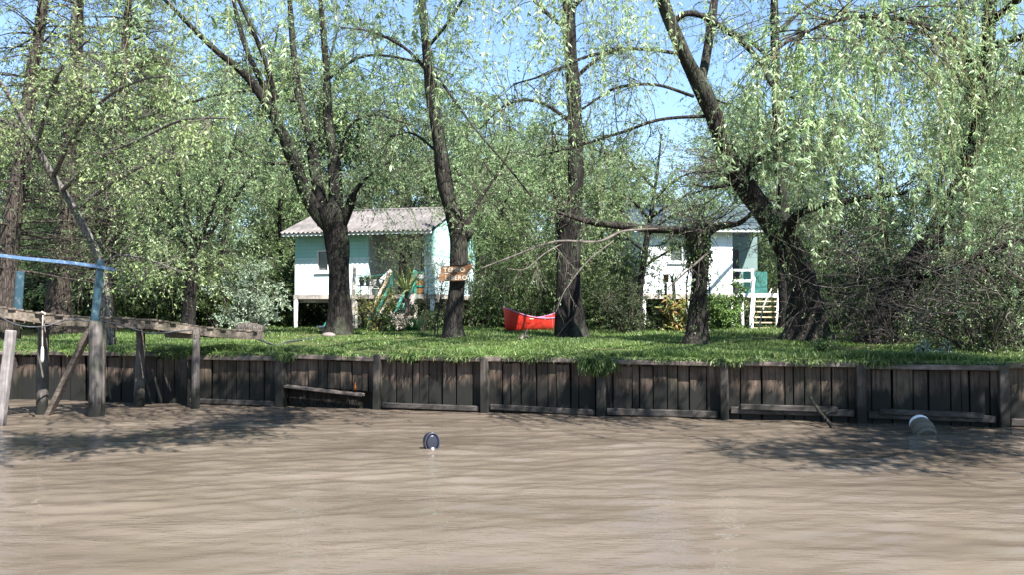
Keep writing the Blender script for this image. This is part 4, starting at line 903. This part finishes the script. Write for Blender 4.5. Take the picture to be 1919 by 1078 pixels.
tree('willow_tree', 'dark willow on the right leaning over the river behind a curtain of hanging leafy whips', 'tree', base_of(1640, 650, d), st, M['bark_dark'],
 [M['twig'], M['willow'], M['strand'], M['willow_near'], M['twig_pale']],
 [dict(on=[0,1,6], n1=150, l1=1.8, n2=1500, l2=1.0, nl=22000, leaf=(.115,.034), t1=.35, up=.1, droop2=.3), dict(on=[11], n1=110, l1=1.4, n2=1200, l2=.7, nl=22000, leaf=(.12,.038), t1=.1, up=.25, droop2=.12), dict(on=[8,9], n1=130, l1=1.7, n2=1300, l2=1.0, nl=24000, leaf=(.13,.04), t1=.35, up=.2, droop2=.3), dict(on=[7,10], n1=80, l1=1.3, n2=700, l2=.8, nl=4200, leaf=(.08,.024), t1=.05, up=.15)], extra=x6, sides=16)
# ------------------------------------------------------------------ left hand trees
def cyp(ctrl, label, nb=105, zlo=3., leafn=6500):
    st = [stem(ctrl, 60, True)]
    T = st[0][0]; zt = T[-1][2]
    limbs = []
    for k in range(nb):
        z = R.uniform(zlo, zt - .3); i = int(np.argmin(abs(T[:, 2] - z))); a = R.uniform(0, 6.28); L = R.uniform(1.2, 3.4) * (1.05 - .5 * (z - zlo) / (zt - zlo))
        p = grow(T[i][None], np.array([[math.cos(a), math.sin(a), R.uniform(-.05,.35)]]), np.array([L]), 9, .035, .07)[0]
        limbs.append((p, np.linspace(R.uniform(.02,.045), .006, 9)))
    return tree('cypress_tree', label, 'tree', base_of(*ctrl[0][:2], ctrl[0][3]), st + limbs, M['bark_cyp'], [M['twig'], M['cypress']],
     [dict(on=range(1, nb + 1), n1=460, l1=1.0, n2=3000, l2=.6, nl=int(leafn*1.5), leaf=(.10,.03), t1=.15, up=.05, flat=.35, droop1=.02, droop2=.06, r1=.009, r2=.0045)], sides=12)
cyp([(6,592,44,24.5),(14,500,36,24.5),(28,380,31,24.5),(44,270,27,24.5),(60,150,23,24.5),(74,50,20,24.5),(88,-60,16,24.5),(100,-230,8,24.5)], 'tall straight cypress with bare level branches at the far left edge behind the pier')
cyp([(108,600,46,27.5),(116,500,40,27.5),(124,400,34,27.5),(128,290,29,27.5),(139,180,26,27.5),(145,60,22,27.5),(149,-60,18,27.5),(152,-230,9,27.5)], 'tall straight cypress with bare level branches, second from the left edge')
cyp([(196,604,36,29.5),(198,520,31,29.5),(203,430,28,29.5),(214,330,25,29.5),(226,240,20,29.5),(234,120,16,29.5),(240,0,12,29.5),(246,-120,7,29.5)], 'slimmer straight cypress with level branches behind the blue railing post')
# leaning grey tree with the sunlit spray of leaves
d = 21.5
st = [stem([(206,612,16,d),(190,500,15,d),(160,430,15,d),(128,372,14,d-.1),(96,325,13,d-.3),(66,270,11,d-.6),(30,200,9,d-1),(-20,120,6,d-1.5)], 30, True),
 stem([(100,330,9,d-.3),(140,250,8,d-1.4),(190,190,7,d-2.8),(260,150,5,d-4.6),(350,140,3,d-6.2)]),
 stem([(118,355,9,d-.2),(180,300,8,d-1.3),(260,262,7,d-2.6),(340,225,5,d-4.4),(430,220,3,d-6)]),
 stem([(70,275,8,d-.6),(90,190,7,d-1.6),(120,120,6,d-2.6),(170,70,4,d-3.2)]),
 stem([(140,392,8,d-.1),(200,350,7,d-1.1),(270,310,5,d-2.8),(360,290,3,d-4.6)]),
 stem([(188,492,6,d),(225,478,5,d-.4),(275,485,4,d-.8),(330,505,3,d-1.1)]),
 stem([(60,262,7,d-.6),(20,230,6,d-1.6),(-40,220,4,d-2.5)])]
tree('maple_tree', 'thin grey leaning tree holding a bright spray of fresh yellow green leaves', 'tree', base_of(206, 612, d), st, M['bark_grey'], [M['twig_pale'], M['maple']],
 [dict(on=[1,2,3,4,5,6], n1=150, l1=1.2, n2=1300, l2=.7, nl=8500, leaf=(.085,.042), t1=.25, up=.05, droop2=.1, r1=.010, r2=.004)], sides=10)
# thin forked tree
d = 27
st = [stem([(352,606,26,d),(356,560,22,d),(362,510,20,d),(366,468,18,d)], 20, True)] + [stem([(366,480,11,d),(366+a*.4,420,8,d+b),(366+a,340,6,d+b*2),(366+a*1.6,240,4,d+b*3)]) for a, b in ((-70,.3),(-30,-.4),(12,.5),(50,-.3),(95,.2),(-120,.2))]
tree('tree', 'thin dark tree with a fan of fine twigs between pier and aqua cabin', 'tree', base_of(352, 606, d), st, M['bark_dark'], CW,
 [dict(on=range(1, 7), n1=150, l1=1.7, n2=1700, l2=.8, nl=15000, leaf=(.10,.03), t1=.15, up=.1, droop1=.03, r1=.010, r2=.0045)], sides=10)
# slender tree shading the white cabin's roof
d = 30.2
st = [stem([(1196,612,16,d),(1200,540,13,d),(1210,460,11,d),(1222,390,8,d),(1232,320,5,d),(1240,250,3,d)], 24, True)] + [stem([(1204+k*4,500-k*30,6,d),(1204+k*4+s_*50,470-k*34,4,d-.4),(1204+k*4+s_*110,450-k*34,2.5,d-.8)]) for k, s_ in ((0,1),(1,-1),(2,1),(3,1.3),(4,1),(5,-1),(3,-.8))]
tree('tree', 'slender leafy tree hiding the upper left corner of the white cabin', 'tree', base_of(1196, 612, d), st, M['bark_dark'], [M['twig'], M['bgleaf']],
 [dict(n1=160, l1=1.4, n2=1200, l2=.8, nl=14000, leaf=(.11,.034), t1=.3, up=.1)], sides=9)
# slim tree far behind the willow
d = 31
st = [stem([(1470,604,24,d),(1466,400,20,d),(1456,200,18,d),(1452,60,16,d),(1450,-60,13,d),(1455,-200,7,d)], 40, True)] + [stem([(1456,y0,9,d),(1456+s_*60,y0-50,6,d+.6),(1456+s_*130,y0-80,3,d+1)]) for y0, s_ in ((330,1),(260,-1),(180,1),(120,-1),(60,1),(0,-1),(-60,1))]
tree('tree', 'straight dark trunked tree standing far behind the leaning willow', 'tree', base_of(1470, 604, d), st, M['bark_dark'], [M['twig'], M['bgleaf']],
 [dict(n1=110, l1=1.6, n2=800, l2=.9, nl=5500, leaf=(.10,.03), t1=.3, up=.1)], sides=10)
# ------------------------------------------------------------------ wood behind
def protos():
    out = []
    for kind in range(5):
        h = (11.5, 13, 10, 12, 8.5)[kind]; rad = (3.4, 3.0, 3.8, 2.8, 3.2)[kind]
        p, r = smooth_path([(0,0,-.3),(.1,0,.6),(R.normal(0,.2),R.normal(0,.2),h*.3),(R.normal(0,.5),R.normal(0,.5),h*.65),(R.normal(0,.7),R.normal(0,.7),h*.95)], [.24,.2,.17,.10,.03], 26)
        st = [(p, r)]
        for k in range(15):
            i = R.integers(6, 24); a = R.uniform(0, 6.28); L = rad * R.uniform(.6, 1.15) * (1.1 - .5 * i / 26)
            q = grow(p[i][None], np.array([[math.cos(a), math.sin(a), R.uniform(.4, 1.3)]]), np.array([L]), 8, .09, .1)[0]; st.append((q, np.linspace(r[i]*.45, .012, 8)))
        t = tree('wood_tree', 'fine leaved tree in the dense green wood behind the two cabins', 'tree', (0, 0, 0), st, M['bark_dark'], [M['twig'], (M['bgleaf'], M['bgleaf2'], M['willow'], M['bgleaf'], M['cypress'])[kind]],
          [dict(on=range(0, 16), n1=150, l1=1.8, n2=1300, l2=1.2, nl=16500, leaf=(.19,.056), t1=.25, up=.2, droop1=.1, droop2=.22 if kind % 2 else .38, r1=.018, r2=.009)], group='trees of the wood behind the cabins', sides=8)
        out.append(t)
    return out
pr = protos(); reseed('wood'); first = [True] * 5
spots = []
def row(D0, px0, px1, n, jitter=1.5, hs=(.85, 1.15), gap=()):
    for k in range(n):
        px = px0 + (px1 - px0) * (k + .5) / n + R.normal(0, 22); dd = D0 + R.normal(0, jitter)
        s = R.uniform(*hs)
        for g0_, g1_, m_ in gap:
            if g0_ < px < g1_: s *= m_
        spots.append(((px - 959.5) / F * dd, dd, s))
row(35, 150, 400, 3, .8, (.8, 1.0)); row(40, -60, 560, 7, 1.2, (.75, 1.0))
row(37, 900, 1160, 3, .6, (.62, .75)); row(41, 840, 1200, 4, .8, (.8, 1.0), ((1080, 1340, .8),))
row(41, 1420, 2000, 6, 1.2, (.8, 1.1))
row(46, -100, 2050, 15, 1.5, (.9, 1.15), ((1110, 1350, .74), (1570, 1800, .55)))
row(53, -100, 2050, 15, 2, (.95, 1.25), ((1110, 1350, .55), (1570, 1800, .5), (180, 330, .8)))
row(50, 440, 1070, 6, 1.2, (1.2, 1.5)); row(57, -60, 420, 4, 1.2, (.95, 1.2)); row(63, -120, 2080, 14, 2.5, (.95, 1.25), ((1110, 1350, .55), (1570, 1800, .5)))
for k, (x, y, s) in enumerate(spots):
    i = int(R.integers(0, 5)); o = pr[i] if first[i] else copy_tree(pr[i]); first[i] = False
    o.location = (x, y, 1.2); o.rotation_euler = (0, 0, R.uniform(0, 6.28)); o.scale = (s * R.uniform(.95, 1.15),) * 2 + (s,)
for i in range(5):
    if first[i]: pr[i].location = (-40 + i * 20, 66, 1.2)
# ------------------------------------------------------------------ shrubs
def shrub_mesh(t, h, rad, mleaf, nl=9000, leaf=(.09,.035), stems=14, droop=.08, lower=.0):
    w = MB(); a = R.uniform(0, 6.28, stems); c0 = np.array(t.location)
    p = c0 + np.stack([np.cos(a)*rad*.25*R.random(stems), np.sin(a)*rad*.25*R.random(stems), np.full(stems, -.1)], 1)
    d = np.stack([np.cos(a)*rad/h*R.uniform(.2,1,stems), np.sin(a)*rad/h*R.uniform(.2,1,stems), np.full(stems, 1.)], 1)
    g_ = grow(p, d, h * R.uniform(.75, 1.15, stems), 9, .03, .10)
    w.strips(g_, np.outer(R.uniform(.012,.03,stems), np.linspace(1,.3,9)), 6); w.build('stem', M['twig'], t, smooth=True)
    cb = MB(); foliate(cb, list(g_), n1=70, l1=h*.32, n2=500, l2=h*.2, nl=nl, leaf=leaf, t1=lower + .05, up=.25, droop1=droop, droop2=.08, r1=.008, r2=.004); cb.build('foliage', [M['twig'], mleaf], t)
def shrub(name, label, px, d, h, rad, m, nl=9000, leaf=(.09,.035), cat='shrub', group=None, **k):
    t = thing(name, label, cat, G(px, d), 0, group); shrub_mesh(t, h, rad, M[m], nl, leaf, **k); return t
shrub('silver_shrub', 'silvery grey green shrub glowing in the sun near the landward end of the pier', 462, 27.5, 1.9, 1.0, 'shrub_silver', 6500, (.085,.036))
shrub('shrub', 'leafy bush with glossy bright green leaves between the white cabin and its porch stair', 1352, 32.3, 1.6, .85, 'shrub_bright', 6500, (.10,.045))
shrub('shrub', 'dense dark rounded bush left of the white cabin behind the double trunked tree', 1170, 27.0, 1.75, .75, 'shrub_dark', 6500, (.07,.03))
shrub('shrub', 'broad tall bush with dull green leaves between the red canoe and the aqua cabin', 935, 33.0, 3.6, 1.5, 'shrub', 12000, (.10,.04))
shrub('shrub', 'tall mixed green bush standing behind the red canoe', 1015, 32.5, 3.5, 1.6, 'shrub', 12000, (.10,.04))
shrub('shrub', 'tall loose bush whose leaves half hide the left end of the white cabin', 1140, 31.5, 3.9, 1.5, 'shrub', 13000, (.095,.036))
shrub('shrub', 'small bush with long leaves under the porch of the aqua cabin', 806, 30.0, .8, .6, 'shrub', 2400, (.10,.03))
shrub('flowering_shrub', 'bush with pale yellow flower heads beside the green stair rail', 712, 29.8, 1.35, .6, 'flower', 2600, (.07,.04))
shrub('shrub', 'low green bush at the foot of the stair of the aqua cabin', 745, 29.2, 1.0, .7, 'shrub', 4200, (.08,.035))
shrub('dry_shrub', 'small bush of pale pinkish dried flowers under the yucca', 752, 28.6, .75, .4, 'pink', 1300, (.06,.04))
shrub('canna', 'clump of yellow green canna leaves with reddish edges before the white cabin', 1270, 30.2, 1.15, .5, 'canna', 520, (.26,.09))
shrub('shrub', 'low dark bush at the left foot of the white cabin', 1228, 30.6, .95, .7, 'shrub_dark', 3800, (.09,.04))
shrub('shrub', 'leafy sapling with fine leaves hanging before the porch of the aqua cabin', 790, 29.4, 3.2, 1.1, 'bgleaf', 3200, (.085,.022), stems=6, lower=.55)
shrub('shrub', 'slim sapling just left of the sign trunk', 815, 25.6, 1.8, .35, 'willow', 260, (.07,.022), stems=2, lower=.2)
# dark undergrowth of the wood: separate bushes
und = [(60,33,2.6,1.9),(150,34,2.8,2),(235,32,2.6,1.7),(300,33,3.0,1.9),(360,35,3.2,2),(420,34,3.0,1.8),(500,36,3.2,1.9),(560,40,3.4,2.2),(640,43,3.2,2.2),(730,43,3.2,2.2),(830,42,3.4,2.2),(900,40,3.6,2),(1180,41,3.4,2.2),(1260,43,3,2.2),(1440,42,3.4,2.2),(1530,36,3.2,2),(1620,33,3.2,2),(1700,29,3.0,1.8),(1790,26,3.0,1.7),(1880,24,2.8,1.6),(1700,22.5,2.5,1.4),(1840,20.5,2.3,1.3),(1930,19.5,2.5,1.3),(1610,25,2.4,1.3),(1960,23,2.8,1.7),(-20,30,2.6,1.8),(-90,29,2.6,1.8),(1990,28,3.4,2),(1590,40,3.4,2.2),(110,40,3.4,2.3),(280,42,3.6,2.3),(420,43,3.6,2.3),(1050,40,3.6,2.2)]
up_ = []
for kind in range(3):
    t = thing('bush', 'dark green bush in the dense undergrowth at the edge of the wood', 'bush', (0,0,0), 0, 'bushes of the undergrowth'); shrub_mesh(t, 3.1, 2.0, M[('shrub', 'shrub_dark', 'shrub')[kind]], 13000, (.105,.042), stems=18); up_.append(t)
usedu = [0]*3; reseed('undergrowth')
for k, (px, dd, h, r_) in enumerate(und):
    i = 1 if px > 1580 and dd < 34 else k % 3; o = copy_tree(up_[i]) if usedu[i] else up_[i]; usedu[i] = 1
    o.location = G(px, dd); o.rotation_euler = (0,0,R.uniform(0,6.28)); o.scale = (r_/1.9, r_/1.9, h/3.1)
row2 = [(px, 70 + R.uniform(-3, 3)) for px in np.linspace(-250, 2200, 26)]
for k, (px, dd) in enumerate(row2):
    o = copy_tree(up_[(k % 2) * 2]); o.location = G(px, dd); o.rotation_euler = (0,0,R.uniform(0,6.28)); o.scale = (1.8, 1.8, 1.7)
# dark bush tangle of the right bank, low plants on the wall top
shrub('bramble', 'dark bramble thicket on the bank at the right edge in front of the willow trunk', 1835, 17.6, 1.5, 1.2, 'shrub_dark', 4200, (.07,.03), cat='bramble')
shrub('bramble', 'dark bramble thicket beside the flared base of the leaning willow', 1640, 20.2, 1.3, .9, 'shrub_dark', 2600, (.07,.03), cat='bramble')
shrub('weed', 'leafy bluish green weed clump growing on the wall top at the right', 1735, 16.3, .42, .5, 'shrub_silver', 900, (.06,.028), cat='weed', stems=10)
shrub('weed', 'small green weed clump at the foot of the leaning willow', 1545, 17.3, .38, .3, 'shrub_bright', 500, (.06,.026), cat='weed', stems=8)
# strap-leaved clump and yucca
def rosette(name, label, cat, c, n, L, Wd, m, upb, droop, stalk=None):
    t = thing(name, label, cat, c); b = MB(); top = np.array(c, float)
    if stalk is not None:
        p, r = smooth_path([np.array(c) - [0,0,.1], (np.array(c) + stalk)/2 + [.04,0,0], stalk], [.08,.07,.06], 12); s_ = MB(); s_.tube(p, r, 9, lump=.08); s_.build('stalk', M['log'], t, smooth=True); top = np.array(stalk)
    a = R.uniform(0, 6.28, n); d = np.stack([np.cos(a), np.sin(a), R.uniform(*upb, n)], 1); k = 6; g_ = grow(top + R.normal(size=(n,3))*[.06,.06,.02], d, L * R.uniform(.6,1.15,n), k, droop, .03)
    T = unit(np.gradient(g_, axis=1)); A = unit(np.cross(T, np.array([0,0,1.]))); wv = np.array([.7,1,1,.85,.55,.06])[None,:,None] * Wd/2
    V = np.stack([g_ - A*wv, g_ + A*wv], 2).reshape(-1, 3); i = (np.arange(n)[:,None]*k + np.arange(k-1)[None])*2; Q = np.stack([i, i+1, i+3, i+2], -1).reshape(-1,4); b.add(V, Q)
    b.build('foliage', M[m], t, smooth=True); return t
for i, (px, dd, lab) in enumerate(((772, 28.4, 'dark green strap leaved clump on the lawn, larger of two by the aqua cabin'), (742, 28.7, 'dark green strap leaved clump on the lawn, smaller left one of two'))):
    rosette('agapanthus', lab, 'plant', G(px, dd), 190 - 80*i, .85 - .2*i, .035, 'strap', (.6, 2.6), .22)
rosette('yucca', 'yucca with a bare stalk and a rosette of yellowed sword leaves before the porch', 'yucca', G(757, 28.8), 46, .95, .05, 'yucca', (-.3, 2.6), .05, P(763, 545, 28.6))
rosette('yucca', 'small palm like rosette beside the dark garden post', 'yucca', G(1262, 30.9), 26, .55, .04, 'shrub_bright', (.2, 2), .12, P(1262, 528, 30.9))
# grey broken stick on the lawn
q = G(975, 22.8, .03); b = MB(); p, r = smooth_path([q, G(982, 22.9, .14), G(990, 23, .10)], [.06,.05,.04], 9); b.tube(p, r, 8, lump=.1); b.tube([p[4], p[4] + [.1,.05,.16]], [.035,.015], 6)
tag(b.build('branch', M['bark_grey'], origin=q, smooth=True), 'short broken grey branch lying on the grass in front of the red canoe', 'branch')
# ------------------------------------------------------------------ grass
reseed('lawn'); n = 250000
x = R.uniform(-15, 14, n * 2); s_ = np.concatenate([R.exponential(3.2, n), R.uniform(0, 24, n)]); y = yb(x) + .16 + s_
k = (np.abs(x / y) < .66) & (s_ < 26); x, y, s_ = x[k], y[k], s_[k]
pat = np.sin(x*1.3+2)*np.sin(y*1.1) + .6*np.sin(x*3.7)*np.sin(y*2.9+1) + .5*np.sin(x*.5+y*.3)
k = R.random(len(x)) < .55 + .45 * pat; x, y, s_, pat = x[k], y[k], s_[k], pat[k]; n = len(x)
h = .72 * (.055 + .035 * np.clip(pat + .5, 0, 2) + .06 * np.exp(-s_ / .5) + .05 * (s_ > 9)) * R.uniform(.5, 1.5, n)
p0 = np.stack([x, y, gz(x, y) - .01], 1); a = R.uniform(0, 6.28, n); sd = np.stack([np.cos(a), np.sin(a), 0*a], 1); wd = (.006 + .0006 * y)[:, None] * R.uniform(.6,1.3,(n,1))
ln = R.normal(size=(n,3)) * .45 * h[:,None]; ln[:,2] = 0
V = np.stack([p0 - sd*wd, p0 + sd*wd, p0 + ln + np.stack([0*h, 0*h, h], 1)], 1).reshape(-1,3)
gm = MB(); gm.add(V, T=np.arange(n*3).reshape(n,3))
# tufts that hang over the cap beam
n = 40000; x = R.uniform(-14, 9, n); ov = .5 + .5*np.sin(x*1.7+1)*np.sin(x*.63) + .35*np.sin(x*5.1) + R.normal(0,.12,n); ov = np.clip(ov, 0, 1.2); ov = np.where(np.abs(x - 1.62) < .20, 2.0, ov); ov = np.where(np.abs(x+4.55) < .14, 1.4, ov)
k = R.random(n) < .25 + .7*ov; x, ov = x[k], ov[k]; n = len(x)
off = R.uniform(-.18, .13, n) + .08*ov; p0 = np.stack([x, yb(x), np.full(n, 1.07)], 1) + WN * off[:,None]; p0[:,2] += R.uniform(0,.04,n)
L = R.uniform(.04,.13,n) * (.6 + .7*ov); d = WN * R.uniform(.1,1,(n,1)) + np.stack([R.normal(0,.5,n), R.normal(0,.2,n), R.uniform(-.75,.9,n) - .35*(ov>1)], 1)
g_ = grow(p0, d, L, 4, .28, .1); a = R.uniform(0,6.28,n); sd = np.stack([np.cos(a), .4*np.sin(a), .4*np.sin(a)],1); wv = np.array([.9,1,.7,.08])[None,:,None]*R.uniform(.006,.013,(n,1,1))
V = np.stack([g_ - sd[:,None]*wv, g_ + sd[:,None]*wv], 2).reshape(-1,3); i = (np.arange(n)[:,None]*4 + np.arange(3)[None])*2; gm.add(V, np.stack([i,i+1,i+3,i+2],-1).reshape(-1,4))
# trailing tuft on the post
n = 1500; p0 = W(1.66, .14, 1.06) + R.normal(size=(n,3))*[.12,.05,.03]; g_ = grow(p0, WN + R.normal(size=(n,3))*[.6,.3,.5] + [0,0,-.4], R.uniform(.1,.34,n), 4, .4, .15); sd = unit(R.normal(size=(n,3)))
V = np.stack([g_ - sd[:,None]*.008, g_ + sd[:,None]*.008], 2).reshape(-1,3); i = (np.arange(n)[:,None]*4 + np.arange(3)[None])*2; gm.add(V, np.stack([i,i+1,i+3,i+2],-1).reshape(-1,4))
tag(gm.build('grass', M['grass']), 'short green lawn grass and tufts hanging over the wall', 'grass', kind='stuff')
